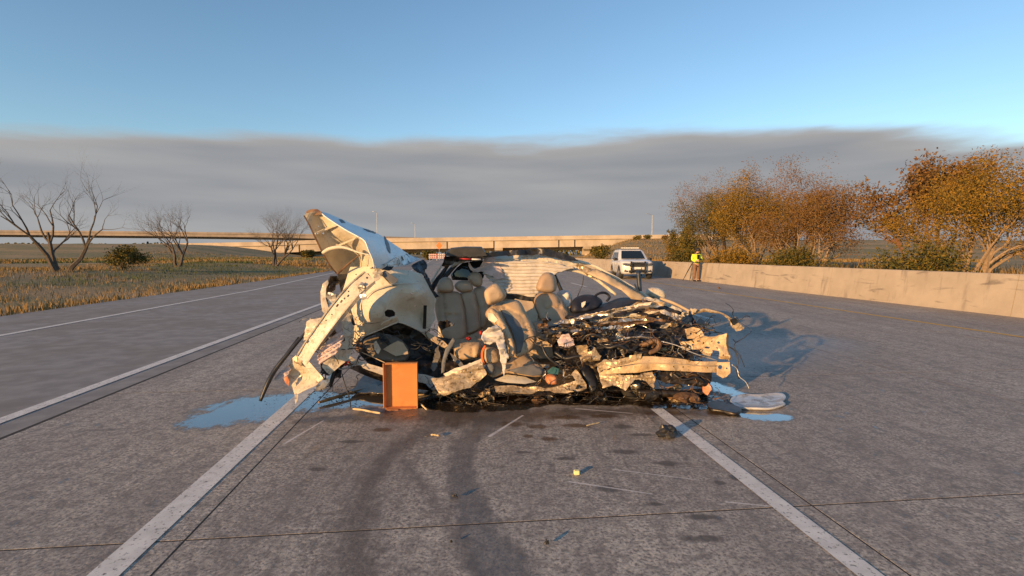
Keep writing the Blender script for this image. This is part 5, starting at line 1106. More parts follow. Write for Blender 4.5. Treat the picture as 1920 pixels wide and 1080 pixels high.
rod('coolant_hose', [(1232, 660, 4.98), (1262, 668, 4.93), (1300, 676, 4.9)], 1.2, M_BLACK, n=5)
panel('subframe', [(1230, 698, 4.96), (1290, 700, 4.94), (1336, 700, 4.98), (1334, 715, 4.96), (1322, 728, 4.94), (1290, 722, 4.94), (1245, 718, 4.94), (1232, 712, 4.94)], M_GRIME, res=5, crumple=0.03, freq=9, seed=247, thick=0.04)
rod('drive_shaft', [(1195, 735, 4.95), (1225, 737, 4.93), (1262, 738, 4.92), (1290, 740, 4.92)], [5, 7, 7, 5], M_GRIME, n=8)
cushion('brake_assembly', [(1262, 746, 4.86), (1268, 738, 4.87), (1284, 735, 4.88), (1304, 738, 4.88), (1312, 747, 4.86), (1300, 754, 4.85), (1276, 753, 4.85)], M_RUST, res=3, thick=0.07, edge=6, seed=248, lump=0.03, freq=20, smooth=False)
panel('hub_scrap', [(1318, 724, 4.92), (1330, 720, 4.92), (1334, 732, 4.9), (1326, 742, 4.88), (1318, 736, 4.9)], M_COPPER, res=3.5, crumple=0.02, freq=14, seed=249, thick=0.02)
cushion('crushed_tyre', [(1085, 690, 5.1), (1098, 684, 5.14), (1112, 692, 5.12), (1120, 712, 5.06), (1118, 732, 5.0), (1106, 736, 5.0), (1094, 716, 5.06)], M_BLACK, res=4, thick=0.08, edge=8, seed=250, lump=0.02, freq=9)
rod('hanging_wire', [(1366, 650, 5.0), (1378, 658, 4.98), (1384, 676, 4.96), (1381, 694, 4.95), (1386, 710, 4.94)], 1.3, M_BLACK, n=5)
rod('hanging_wire', [(1382, 640, 5.0), (1376, 650, 4.99), (1388, 668, 4.97), (1396, 688, 4.96)], 0.7, M_BLACK, n=5)
rod('white_cable', [(1372, 684, 4.93), (1382, 692, 4.92), (1386, 706, 4.9), (1398, 716, 4.88), (1405, 730, 4.86)], 0.9, M_ALU, n=5)
rod('hanging_wire', [(1302, 612, 5.2), (1330, 618, 5.15), (1345, 624, 5.1), (1352, 632, 5.08)], 1.4, M_BLACK, n=5)
# recognisable machinery in the bay
for k, (pts, r) in enumerate((([(1040, 660, 5.05), (1060, 672, 5.0), (1085, 668, 4.98), (1105, 676, 5.0)], 3.0), ([(1120, 640, 5.12), (1140, 652, 5.02), (1160, 648, 5.0), (1180, 658, 5.02), (1195, 650, 5.08)], 3.2),
                               ([(1240, 620, 5.2), (1256, 632, 5.08), (1262, 650, 5.02), (1254, 666, 5.04)], 2.8), ([(1090, 640, 5.1), (1102, 628, 5.06), (1122, 630, 5.04), (1136, 640, 5.08)], 2.4), ([(1014, 640, 5.1), (1022, 662, 5.04), (1034, 676, 5.02), (1056, 690, 5.02)], 2.2), ([(1262, 700, 4.94), (1280, 712, 4.9), (1304, 708, 4.9), (1318, 716, 4.92)], 2.4))):
    rod('rubber_hose', pts, r, M_BLACK, n=8)
sp = []
for k in range(60):
    t = k / 59; a = t * 6.283 * 5.5
    sp.append((1306 + 8.5 * math.cos(a) + 6 * t, 640 + 30 * t, 5.12 + 0.05 * math.sin(a)))
rod('coil_spring', sp, 1.2, M_GRIME, n=6, k=1)
def pulley(px, py, Y, r, tilt=0.3):
    C = at(px, py, Y); s_ = Y / FPX; mb = MB(); n = 18
    ax = Vector((tilt, -1, 0.15)).normalized(); e1 = ax.orthogonal().normalized(); e2 = ax.cross(e1)
    mb.loft([[C + ax * d * s_ + (e1 * math.cos(6.283 * k / n) + e2 * math.sin(6.283 * k / n)) * rr * r * s_ for k in range(n)] for d, rr in ((-6, 0.9), (-5, 1.0), (-3, 1.0), (-2, 0.85), (0, 0.85), (1, 1.0), (3, 1.0), (3.2, 0.8), (1, 0.7), (1, 0.35), (3, 0.3), (3, 0.05))])
    return wpart(mb.build('pulley', M_GRIME))
pulley(1148, 668, 5.02, 9); pulley(1172, 650, 5.06, 6.5, 0.1); pulley(1205, 676, 5.0, 7, 0.5)
# crushed front wheel behind the sill
def wheel_wreck(px, py, Y, r):
    C = at(px, py, Y); s_ = Y / FPX; n = 24; ax = Vector((0.35, -1, 0.25)).normalized(); e1 = Vector((0, 0, 1)); e1 = (e1 - ax * e1.dot(ax)).normalized(); e2 = ax.cross(e1)
    def ring(d, rr): return [C + ax * d * s_ + (e1 * math.sin(6.283 * k / n) * 0.9 + e2 * math.cos(6.283 * k / n)) * rr * r * s_ for k in range(n)]
    mb = MB(); mb.loft([ring(-14, 0.7), ring(-14, 0.92), ring(-9, 1.0), ring(2, 1.0), ring(6, 0.92), ring(5, 0.66), ring(1, 0.62)], cap=False); t = wpart(mb.build('front_wheel', M_TYRE_W, None, True))
    mb = MB(); mb.loft([ring(2, 0.64), ring(0, 0.55), ring(-4, 0.5), ring(-5, 0.2), ring(-2, 0.16), ring(-2, 0.02)]); wpart(mb.build('rim', M_ALU, None, True), t)
M_TYRE_W = worn('scuffed_tyre', (0.02, 0.019, 0.018), (0.05, 0.045, 0.04), 12, 0.8, bump=0.3)
wheel_wreck(1196, 722, 5.22, 34)
# scraps of sheet and plastic through the engine bay, each its own piece
def scraps(n, region, Y0, Y1, sizes, mats, seed, name='metal_scrap'):
    r = random.Random(seed)
    for k in range(n):
        while True:
            x, y = r.uniform(*region[0]), r.uniform(*region[1])
            if len(region) < 3 or inside(region[2], x, y): break
        L = r.uniform(*sizes); m = r.choice(mats)
        Y = r.uniform(Y0, Y1)
        ymax = 476 + 1425 / Y - 3
        if y > ymax: y = ymax
        sliver(name, x, y, L, L * r.uniform(0.3, 0.8), r.uniform(-0.9, 0.9), Y, m, seed * 1000 + k, 0.03, 0.9, 3.6)
eng = [(1015, 600), (1110, 612), (1230, 600), (1300, 600), (1330, 640), (1290, 670), (1190, 668), (1120, 690), (1050, 720), (1010, 690)]
scraps(34, ((1010, 1335), (598, 720), eng), 4.98, 5.35, (9, 22), [M_GRIME, M_RUST, M_GRIME, M_MUD, M_BLACK, M_ALU, M_BLACK], 31)
scraps(16, ((1010, 1120), (600, 700)), 5.0, 5.4, (9, 20), [M_RUST, M_GRIME, M_MUD, M_BLACK], 32)
scraps(20, ((860, 1330), (728, 756)), 4.86, 5.1, (9, 26), [M_GRIME, M_RUST, M_BLACK, M_MUD], 33)
scraps(10, ((800, 930), (722, 756)), 4.95, 5.2, (9, 24), [M_GRIME, M_BLACK, M_MUD, M_SEATFACE], 34)
scraps(10, ((800, 850), (600, 690)), 5.3, 5.6, (10, 24), [M_GRIME, M_BLACK, M_SEATFACE], 35)
scraps(10, ((590, 660), (585, 690), [(600, 640), (640, 585), (656, 640), (640, 690), (600, 690)]), 4.95, 5.2, (9, 22), [M_GRIME, M_BODY, M_BLACK, M_RUST], 36)
scraps(14, ((560, 650), (560, 690), [(580, 632), (612, 588), (640, 560), (652, 640), (610, 690), (570, 690)]), 4.86, 5.0, (9, 24), [M_BODY, M_BLACK, M_ALU, M_GRIME, M_BODY], 38)
scraps(8, ((1235, 1330), (580, 620)), 5.2, 5.6, (9, 20), [M_BODY, M_MUD, M_BLACK, M_ALU], 37)
# wiring: too fine to pick apart
def tangle(name, n, region, Y0, Y1, rpx, mat, seed, step=9, segs=6):
    r = random.Random(seed); mb = MB()
    for k in range(n):
        x, y, Y = r.uniform(*region[0]), r.uniform(*region[1]), r.uniform(Y0, Y1)
        a = r.uniform(0, 6.28); P = []
        for s in range(segs):
            q = at(x, y, Y); q.z = max(q.z, 0.012); P.append(q)
            a += r.gauss(0, 0.7); x += step * math.cos(a); y += step * 0.7 * math.sin(a) + 0.5; Y += r.gauss(0, 0.03)
        mb.tube(smooth_path(P, 3), r.uniform(*rpx) * Y / FPX, 4, cap=True)
    return stuff(wpart(mb.build(name, mat)))
tangle('wiring', 190, ((1015, 1330), (605, 725)), 4.95, 5.4, (0.35, 1.0), M_BLACK, 41)
tangle('wiring', 70, ((1015, 1330), (605, 730)), 4.93, 5.35, (0.3, 0.8), M_RUST, 42)
tangle('wiring', 45, ((1015, 1330), (605, 730)), 4.93, 5.3, (0.3, 0.6), M_ALU, 43, 7)
tangle('wiring', 110, ((850, 1340), (722, 758)), 4.86, 5.15, (0.4, 1.1), M_GRIME, 44)
tangle('wiring', 40, ((800, 930), (715, 757)), 4.92, 5.2, (0.4, 1.1), M_BLACK, 45)
tangle('wiring', 36, ((590, 680), (590, 705)), 4.9, 5.2, (0.4, 1.0), M_BLACK, 46)
tangle('wiring', 30, ((690, 840), (615, 700)), 5.15, 5.5, (0.4, 1.1), M_BLACK, 47)
tangle('wiring', 20, ((1240, 1400), (590, 640)), 5.1, 5.5, (0.3, 0.8), M_BLACK, 48)
tangle('wiring', 24, ((1270, 1345), (690, 750)), 4.86, 5.1, (0.4, 0.9), M_RUST, 49)

# ================================================================== WATER, STAINS, SCRATCHES ON THE PAVEMENT
def cover_sheet(name, outline_px, mat, z, edge=14, res=9, seed=1):
    rng = random.Random(seed)
    v, ring, f = tri_fill(outline_px, res, rng)
    P = [on_ground(x, y, z) for x, y in v]
    f = [t if (P[t[1]] - P[t[0]]).cross(P[t[2]] - P[t[0]]).z > 0 else t[::-1] for t in f]
    o = structure(mesh_obj(name, P, f, mat))
    nr = len(ring)
    att = o.data.attributes.new('cover', 'FLOAT', 'POINT')
    att.data.foreach_set('value', [min(1.0, min(seg_dist(q, ring[k], ring[(k + 1) % nr]) for k in range(nr)) / edge) for q in v])
    return o
def mat_cover(name, col, rough, nscale=6.0, k=0.9, opac=1.0, thr=0.45, soft=0.12, spec=0.5, stretch=None, bump=0.0, rough_noise=None, fine=0.0):
    m, nt, b, out = new_mat(name)
    p = geo_pos(nt)
    pp = scaled(nt, p, stretch, -TH) if stretch else p
    at_ = N(nt, 'ShaderNodeAttribute', attribute_name='cover').outputs['Fac']
    n = nnoise(nt, pp, nscale, 6, 0.62)
    msk = nmath(nt, 'ADD', at_, nmath(nt, 'MULTIPLY', nmath(nt, 'SUBTRACT', n, 0.5), k * 2))
    if fine: msk = nmath(nt, 'ADD', msk, nmath(nt, 'MULTIPLY', nmath(nt, 'SUBTRACT', nnoise(nt, p, 60, 5, 0.7), 0.5), fine))
    a = nramp(nt, msk, [(thr, 0.0), (min(thr + soft, 0.999), opac)])
    b.inputs['Base Color'].default_value = (*col, 1); b.inputs['Roughness'].default_value = rough
    b.inputs['Specular IOR Level'].default_value = spec
    if rough_noise: nt.links.new(nramp(nt, nnoise(nt, p, 18, 4), [(0.4, rough_noise[0]), (0.65, rough_noise[1])]), b.inputs['Roughness'])
    if bump: nbump(nt, b, nnoise(nt, p, 40, 4), bump, 0.003)
    tr = N(nt, 'ShaderNodeBsdfTransparent'); mx = N(nt, 'ShaderNodeMixShader')
    nt.links.new(a, mx.inputs[0]); nt.links.new(tr.outputs[0], mx.inputs[1]); nt.links.new(b.outputs[0], mx.inputs[2]); nt.links.new(mx.outputs[0], out.inputs[0])
    return m
M_OILWATER = mat_cover('oily_water', (0.022, 0.014, 0.008), 0.12, 4.5, 0.65, 0.96, 0.34, 0.16, 0.6, rough_noise=(0.06, 0.35))

Z1, Z2 = 0.003, 0.0045
cover_sheet('oily_puddle', [(690, 762), (800, 742), (900, 728), (1060, 728), (1250, 728), (1345, 735), (1370, 755), (1350, 772), (1250, 770), (1130, 764), (1040, 764), (960, 774), (860, 778), (790, 772), (720, 774)], M_OILWATER, Z2, 12, 10, 5)

# ================================================================== DEBRIS
M_CARD = worn('orange_brown_cardboard', (0.52, 0.20, 0.055), (0.58, 0.235, 0.07), 5, 0.85, bump=0.1, bscale=120, dirt=(0.34, 0.13, 0.04), dscale=5, dlo=0.55, dhi=0.8)
M_CARD_EDGE = worn('cardboard_edge', (0.34, 0.14, 0.05), (0.42, 0.18, 0.07), 9, 0.9)
# shallow open carton standing on its end, opening toward the viewer
cb = on_ground(752, 767)
bx = tag(empty('cardboard_box', cb, RAD(2)), 'shallow orange brown cardboard tray standing on end against the wreck', 'box')
BW, BH, BD, T = 0.31, 0.445, 0.075, 0.006
mb = MB(); mb.box((-BW / 2, BD - T, 0.001), (BW / 2, BD, BH)); mb.build('bottom', M_CARD, bx)
def flap(x0, x1, z0, z1, bend=0.0):
    mb = MB(); n = 6
    rings = []
    return mb
mb = MB(); mb.loft([[(-BW / 2 - d, y, 0.002 + zz), (-BW / 2 - d + T, y, 0.002 + zz), (-BW / 2 - d + T, y, BH + 0.002), (-BW / 2 - d, y, BH + 0.002)] for y, d, zz in ((BD - T - 0.001, 0, 0), (BD * 0.5, 0.004, 0.004), (0, 0.014, 0.012))]); mb.build('side_wall', M_CARD, bx)
mb = MB(); mb.loft([[(BW / 2 - T, y, 0.002), (BW / 2 + d, y, 0.002), (BW / 2 + d, y, BH + 0.004), (BW / 2 - T, y, BH + 0.004)] for y, d in ((BD - T - 0.001, 0), (BD * 0.5, 0.002), (0, 0.004))]); mb.build('side_wall', M_CARD, bx)
mb = MB(); mb.box((-BW / 2 + T + 0.001, 0.0, BH - T), (BW / 2 - T - 0.001, BD - T - 0.001, BH + 0.001)); mb.build('end_wall', M_CARD, bx)
mb = MB(); mb.box((-BW / 2 + T + 0.001, -0.01, 0.001), (BW / 2 - T - 0.001, BD - T - 0.001, 0.001 + T)); mb.build('end_wall', M_CARD, bx)
mb = MB(); mb.loft([[(-0.13, y, z), (-0.02, y, z - 0.002), (-0.02, y, z + 0.004), (-0.13, y, z + 0.006)] for y, z in ((-0.011, 0.004), (-0.03, 0.003), (-0.045, 0.002))]); mb.build('torn_flap', M_CARD_EDGE, bx)

def stick(px0, px1, r, mat, name, label, cat, lift=0.012, group=None):
    a, b = on_ground(*px0), on_ground(*px1); a.z = b.z = lift + r
    c = (a + b) / 2; root_pts = [a - c, (a - c) * 0.3 + Vector((0, 0, r * 0.5)), (b - c) * 0.4, b - c]
    mb = MB(); mb.tube(smooth_path(root_pts, 3), [r * (0.7 + 0.3 * (i % 3 != 0)) for i in range(10)], 5)
    o = mb.build(name, mat); o.location = c; return tag(o, label, cat, group)
M_WOOD = worn('split_pale_wood', (0.50, 0.38, 0.20), (0.60, 0.47, 0.27), 14, 0.85)
stick((662, 771), (713, 779), 0.010, M_WOOD, 'wood_splinter', 'long pale wood splinter on the road left of the cardboard tray', 'splinter', group='splinters on the road')
stick((786, 760), (800, 772), 0.010, M_WOOD, 'wood_splinter', 'pale wood splinter lying at the right foot of the cardboard tray', 'splinter', group='splinters on the road')
stick((808, 820), (823, 821), 0.008, M_WOOD, 'wood_splinter', 'short pale splinter on the wet road in front of the tray', 'splinter', group='splinters on the road')
stick((1100, 802), (1124, 796), 0.006, M_WOOD, 'wood_splinter', 'thin tan splinter on the road before the front bumper beam', 'splinter', group='splinters on the road')
stick((598, 760), (735, 722), 0.018, worn('rusty_strip', (0.20, 0.12, 0.05), (0.27, 0.17, 0.07), 14, 0.7), 'metal_strip', 'long rusty tan metal strip lying in the puddle left of the tray', 'metal strip')
stick((780, 745), (822, 743), 0.010, M_TRIM, 'metal_strip', 'short tan rod on the ground right of the tray', 'metal strip')
def chunk(px, py, w, h, mat, name, label, seed, d=0.6, cat='debris', group=None, z0=0.012):
    base = on_ground(px, py); r = random.Random(seed); s = base.y / FPX
    bm = bmesh.new(); bmesh.ops.create_icosphere(bm, subdivisions=3, radius=1.0)
    for v in bm.verts:
        n = 1 + 0.6 * noise.noise(v.co * 1.5 + Vector((seed, 0, 0))) + 0.35 * noise.noise(v.co * 3.7 + Vector((0, seed, 0)))
        v.co = Vector((v.co.x * w * s * 0.5 * n, v.co.y * w * d * s * 0.5 * n, max(-0.5, v.co.z) * h * s * 0.66 * n))
    zmin = min(v.co.z for v in bm.verts)
    for v in bm.verts: v.co.z -= zmin
    o = bm_obj(name, bm, mat); o.location = (base.x, base.y, z0); return tag(o, label, cat, group)
chunk(1250, 822, 34, 20, M_BLACK, 'plastic_debris', 'torn black plastic chunk on the road beside the right lane line', 5)
chunk(853, 936, 10, 6, M_BLACK, 'plastic_debris', 'tiny black scrap on the dark tyre track', 7)
chunk(1025, 1024, 9, 8, M_BLACK, 'plastic_debris', 'tiny black scrap on the road below the transverse joint', 9)
chunk(846, 1021, 6, 4, M_BLACK, 'plastic_debris', 'small black speck on the wet track near the bottom', 11)
chunk(1348, 542, 5, 3, M_RUST, 'plastic_debris', 'small brown lump on the right shoulder near the barrier', 13)
# pale yellow block
yb = on_ground(1081, 890); ys = yb.y / FPX
bm = bmesh.new(); bmesh.ops.create_cube(bm, size=1.0); bmesh.ops.bevel(bm, geom=list(bm.edges), offset=0.08, segments=2, affect='EDGES')
for v in bm.verts: v.co = Vector((v.co.x * 10 * ys, v.co.y * 8 * ys, (v.co.z + 0.5) * 8 * ys))
o = bm_obj('foam_block', bm, worn('pale_yellow_foam', (0.75, 0.68, 0.30), (0.80, 0.73, 0.36), 30, 0.8)); o.location = (yb.x, yb.y, 0.003); o.rotation_euler = (0, 0, 0.12)
tag(o, 'tiny pale yellow block on the open road', 'foam block')
# white body panel lying flat by the right puddle
M_PANELW = M_BODY_CLEAN
def slab_panel(outline, z0, h, name, mat, label, cat, bowl=0.0, seed=3):
    c = on_ground(sum(p[0] for p in outline) / len(outline), sum(p[1] for p in outline) / len(outline))
    sp = smooth_path([Vector((p[0], p[1], 0)) for p in outline + outline[:1]], 4)[:-1]
    P = [on_ground(p.x, p.y) - c for p in sp]
    rings = []
    for s, z in ((0.97, z0), (1.0, z0 + h * 0.4), (1.0, z0 + h * 0.8), (0.96, z0 + h), (0.9, z0 + h - bowl * 0.5), (0.6, z0 + h - bowl), (0.25, z0 + h - bowl)):
        rings.append([Vector((q.x * s, q.y * s, z + 0.008 * noise.noise(q * 4 + Vector((seed, 0, 0))))) for q in P])
    mb = MB(); mb.loft(rings); o = mb.build(name, mat, None, True); o.location = (c.x, c.y, 0); return tag(o, label, cat)
slab_panel([(1368, 757), (1374, 749), (1396, 744), (1428, 744), (1462, 741), (1474, 748), (1468, 758), (1472, 764), (1444, 771), (1415, 771), (1382, 768)], 0.008, 0.026, 'broken_body_panel', worn('muddy_white_panel', (0.42, 0.42, 0.42), (0.55, 0.55, 0.54), 7, 0.25, dirt=(0.12, 0.10, 0.08), dscale=7, dlo=0.5, dhi=0.68), 'dished white body panel lying flat beside the right puddle', 'body panel', 0.016)
slab_panel([(1325, 764), (1345, 758), (1372, 766), (1390, 776), (1380, 784), (1350, 778), (1330, 774)], 0.016, 0.03, 'rubber_strip', M_GRIME, 'dark rubber flap on the road left of the white body panel', 'rubber flap')
# crumbs of glass and plastic
mb = MB(); rc_ = random.Random(3)
def crumb(x, y, s):
    p = on_ground(x, y, 0.012); k = p.y / FPX * s
    q = [Vector((rc_.gauss(0, 1), rc_.gauss(0, 1), abs(rc_.gauss(0, 0.7)))) * k for _ in range(4)]
    mb.add([p + v for v in q], [[0, 1, 2], [0, 2, 3], [0, 3, 1], [1, 3, 2]])
for k in range(220): crumb(rc_.uniform(500, 1430), 776 + abs(rc_.gauss(0, 45)), rc_.uniform(0.5, 1.6))
for k in range(170): crumb(rc_.gauss(560, 60), rc_.gauss(752, 16), rc_.uniform(0.4, 1.1))
for k in range(160): crumb(rc_.gauss(628, 26), rc_.gauss(742, 9), rc_.uniform(0.8, 2.4))
for k in range(60): crumb(rc_.uniform(1340, 1440), rc_.uniform(690, 760), rc_.uniform(0.4, 1.2))
cs = stuff(mb.build('debris_crumbs', M_BLACK)); cs['label'] = 'black crumbs of broken plastic scattered round the wreck'; cs['category'] = 'debris'

# ================================================================== PATROL SUV
M_SUVWHITE = worn('patrol_white_paint', (0.62, 0.615, 0.60), (0.66, 0.655, 0.64), 2, 0.3, coat=0.5)
M_TYRE = worn('tyre_rubber', (0.018, 0.018, 0.018), (0.03, 0.03, 0.03), 9, 0.85)
M_RIM = worn('wheel_alloy', (0.35, 0.35, 0.35), (0.42, 0.42, 0.42), 5, 0.35, 0.8)
M_LENS = worn('lamp_lens', (0.05, 0.05, 0.055), (0.12, 0.12, 0.12), 20, 0.12)
M_LIGHTBAR = worn('clear_lightbar_lens', (0.62, 0.60, 0.56), (0.72, 0.70, 0.66), 12, 0.2)
M_GOLD = worn('gold_door_emblem', (0.45, 0.30, 0.08), (0.52, 0.36, 0.10), 12, 0.5)
def wheel_mesh(root, x, y, r=0.39, w=0.27, side=1):
    mb = MB(); n = 24; rings = []
    for dx, rr in ((-w / 2, r * 0.62), (-w / 2, r * 0.9), (-w * 0.38, r), (w * 0.38, r), (w / 2, r * 0.9), (w / 2, r * 0.62)):
        rings.append([(x + dx, y + rr * math.cos(6.283 * k / n), r + rr * math.sin(6.283 * k / n)) for k in range(n)])
    mb.loft(rings, cap=True); t = mb.build('wheel', M_TYRE, root, True)
    xo = x + side * (w / 2 + 0.004)
    mb = MB(); mb.loft([[(xo - side * 0.02 + side * d, y + rr * math.cos(6.283 * k / n), r + rr * math.sin(6.283 * k / n)) for k in range(n)] for d, rr in ((0, r * 0.64), (0.03, r * 0.62), (0.012, r * 0.5), (0.03, r * 0.15))])
    mb.build('rim', M_RIM, t)
    for k in range(5):
        a = 6.283 * k / 5 + 0.3; mb = MB()
        c = Vector((xo + side * 0.022, y, r)); d = Vector((0, math.cos(a), math.sin(a))); e = Vector((0, -math.sin(a), math.cos(a)))
        mb.add([c + d * 0.24 + e * 0.05, c + d * 0.24 - e * 0.05, c + d * 0.10 - e * 0.03, c + d * 0.10 + e * 0.03], [[0, 1, 2, 3]]); mb.build('spoke_gap', M_TYRE, t)
def build_suv(root, paint, police=True):
    # lower body, ring by ring from tail to nose: half width, bottom, shoulder, top (bonnet or belt line)
    st = [(-2.52, 0.80, 0.46, 0.92, 1.02), (-2.48, 0.90, 0.34, 0.95, 1.10), (-2.2, 0.955, 0.30, 0.95, 1.13), (-1.0, 0.965, 0.30, 0.95, 1.12), (0.3, 0.965, 0.30, 0.95, 1.14), (1.05, 0.96, 0.30, 0.96, 1.17), (1.5, 0.955, 0.30, 0.96, 1.16), (2.05, 0.94, 0.30, 0.95, 1.12), (2.3, 0.91, 0.32, 0.92, 1.07), (2.45, 0.87, 0.36, 0.86, 1.00), (2.53, 0.80, 0.42, 0.76, 0.93)]
    rings = []
    for y, w, b, sh, tp in st:
        half = [(w * 0.90, b), (w * 0.985, b + 0.12), (w, (b + sh) / 2), (w * 0.995, sh), (w * 0.955, sh + (tp - sh) * 0.55), (w * 0.84, tp - 0.012), (w * 0.5, tp + 0.012)]
        rings.append([(x, y, z) for x, z in half] + [(-x, y, z) for x, z in half[::-1]])
    mb = MB(); mb.loft(rings); body = mb.build('body', paint, root, True)
    # greenhouse
    gh = []
    for z, w, yr, yf in ((1.08, 0.90, -2.44, 1.08), (1.30, 0.855, -2.38, 0.74), (1.58, 0.775, -2.28, 0.30), (1.74, 0.70, -2.16, 0.02), (1.79, 0.55, -1.9, -0.25)):
        gh.append([(w, yr + 0.12, z), (w * 0.8, yr, z), (-w * 0.8, yr, z), (-w, yr + 0.12, z), (-w, yf - 0.10, z), (-w * 0.8, yf + 0.0, z), (w * 0.8, yf, z), (w, yf - 0.10, z)])
    mb = MB(); mb.loft(gh); mb.build('cabin', paint, root, False)
    def gpt_(t, s, z):   # glass helper: interpolate greenhouse section at height z
        zs = [1.08, 1.30, 1.58, 1.74, 1.79]
        for i in range(4):
            if zs[i] <= z <= zs[i + 1]:
                f = (z - zs[i]) / (zs[i + 1] - zs[i]); return [Vector(a).lerp(Vector(b), f) for a, b in zip(gh[i], gh[i + 1])]
    mb = MB(); a, m1, c = gpt_(0, 0, 1.19), gpt_(0, 0, 1.44), gpt_(0, 0, 1.69)
    o_ = Vector((0, 0.012, 0.008))
    for lo, hi in ((a, m1), (m1, c)):
        mb.add([lo[5] * 1 + o_ - Vector((0.02, 0, 0)), lo[6] + o_ + Vector((0.02, 0, 0)), hi[6] + o_ + Vector((0.02, 0, 0)), hi[5] + o_ - Vector((0.02, 0, 0))], [[0, 1, 2, 3]])
    mb.build('windscreen', M_GLASS, root)
    mb = MB(); mb.add([a[1] + Vector((-0.05, -0.012, 0.05)), a[2] + Vector((0.05, -0.012, 0.05)), c[2] + Vector((0.05, -0.012, 0)), c[1] + Vector((-0.05, -0.012, 0))], [[0, 1, 2, 3]]); mb.build('rear_window', M_GLASS, root)
    lo, hi = gpt_(0, 0, 1.14), gpt_(0, 0, 1.60)
    for sx in (1, -1):
        i0, i1 = (0, 7) if sx > 0 else (3, 4)
        for f0, f1, g0, g1 in ((0.06, 0.28, 0.10, 0.30), (0.31, 0.60, 0.33, 0.64), (0.63, 0.90, 0.67, 0.95)):
            P = [lo[i0].lerp(lo[i1], f0), lo[i0].lerp(lo[i1], f1), hi[i0].lerp(hi[i1], g1), hi[i0].lerp(hi[i1], g0)]
            mb = MB(); mb.add([p + Vector((sx * 0.010, 0, 0.004)) for p in P], [[0, 1, 2, 3]]); mb.build('side_window', M_GLASS, root)
        mb = MB(); mb.loft([[(sx * (0.92 + dx), 0.72 + s * math.cos(6.283 * k / 10) * 0.11, 1.17 + s * math.sin(6.283 * k / 10) * 0.10) for k in range(10)] for dx, s in ((0.0, 0.4), (0.06, 0.9), (0.2, 1.0), (0.25, 0.7))]); mb.build('mirror', M_BLACK, root, True)
        # door seams and handles
        for y in (0.78, -0.28, -1.3):
            mb = MB(); mb.box((sx * 0.9665 - 0.002, y - 0.008, 0.42), (sx * 0.9665 + 0.002, y + 0.008, 1.02)); mb.build('door_seam', M_BLACK, root)
        for y in (-0.12, -1.14):
            mb = MB(); mb.box((min(sx * 0.962, sx * 0.985), y - 0.10, 0.90), (max(sx * 0.962, sx * 0.985), y + 0.10, 0.935)); mb.build('door_handle', paint, root)
        for y in (1.53, -1.5):
            wheel_mesh(root, sx * 0.845, y, side=sx)
            mb = MB(); n = 18
            mb.loft([[(sx * (0.972 + d), y + rr * math.cos(math.pi * k / n), 0.36 + rr * math.sin(math.pi * k / n)) for k in range(n + 1)] for d, rr in ((0.0, 0.47), (0.004, 0.465), (-0.06, 0.40))], closed=False, cap=False); mb.build('wheel_arch', M_BLACK, root)
        # headlamp and lower intake
        mb = MB(); mb.loft([[(sx * x, y + d, z) for x, y, z in ((0.48, 2.54, 0.78), (0.80, 2.51, 0.80), (0.90, 2.36, 0.92), (0.78, 2.45, 0.96), (0.48, 2.53, 0.94))] for d in (-0.08, 0.045)]); mb.build('headlight', M_LENS, root)
        mb = MB(); mb.loft([[(sx * x, y + d, z) for x, y, z in ((0.58, 2.53, 0.44), (0.76, 2.50, 0.44), (0.86, 2.43, 0.60), (0.78, 2.48, 0.64), (0.70, 2.50, 0.54), (0.58, 2.53, 0.52))] for d in (-0.06, 0.04)]); mb.build('fog_intake', M_BLACK, root)
    mb = MB(); mb.loft([[(x, y, z) for x, z in ((-0.46, 0.74), (0.46, 0.74), (0.47, 0.84), (0.46, 0.95), (-0.46, 0.95), (-0.47, 0.84))] for y in (2.44, 2.58)]); mb.build('grille', M_BLACK, root)
    mb = MB(); mb.box((-0.52, 2.48, 0.40), (0.52, 2.55, 0.54)); mb.build('lower_grille', M_BLACK, root)
    if police:
        pb = None
        for sx in (-1, 1):
            mb = MB(); mb.loft([[(sx * 0.40 + dx, y + dy, z) for dx, dy in ((-0.05, -0.03), (0.05, -0.03), (0.05, 0.03), (-0.05, 0.03))] for y, z in ((2.62, 0.36), (2.68, 0.45), (2.68, 0.95), (2.62, 1.06))]); mb.build('push_bar_upright', M_BLACK, root)
        for z in (0.55, 0.97):
            mb = MB(); mb.box((-0.345, 2.655, z - 0.045), (0.345, 2.70, z + 0.045)); mb.build('push_bar_rail', M_BLACK, root)
        mb = MB(); mb.box((-0.16, 2.60, 0.61), (0.16, 2.625, 0.72)); mb.build('number_plate', M_SIGNWHITE, root)
        lb = MB(); lb.box((-0.56, -0.52, 1.815), (0.56, -0.22, 1.84)); lbo = lb.build('lightbar_base', M_BLACK, root)
        for k in range(8):
            mb = MB(); x0 = -0.555 + k * 0.139; mb.box((x0, -0.51, 1.842), (x0 + 0.133, -0.23, 1.905)); mb.build('lightbar_lens', M_LIGHTBAR, lbo)
        for sx in (1, -1):
            mb = MB()
            star = [(0.11 if k % 2 == 0 else 0.05) for k in range(10)]
            mb.add([(sx * 0.9715, 0.28 + star[k] * math.sin(6.283 * k / 10), 0.72 + star[k] * math.cos(6.283 * k / 10)) for k in range(10)], [list(range(10)) if sx > 0 else list(range(10))[::-1]]); mb.build('door_emblem', M_GOLD, root)
            mb = MB(); mb.box((sx * 0.9715 - 0.001, -0.20, 0.60), (sx * 0.9715 + 0.001, 0.70, 0.63)); mb.build('door_stripe', M_GOLD, root)
    return root
fa = on_ground(1190, 522.5)          # middle of the front axle
hd = RAD(180 - 3.4 + 0.0)
suv = tag(empty('patrol_car', (0, 0, 0), 0), 'white police SUV with black push bar and roof light bar parked facing the wreck', 'police car')
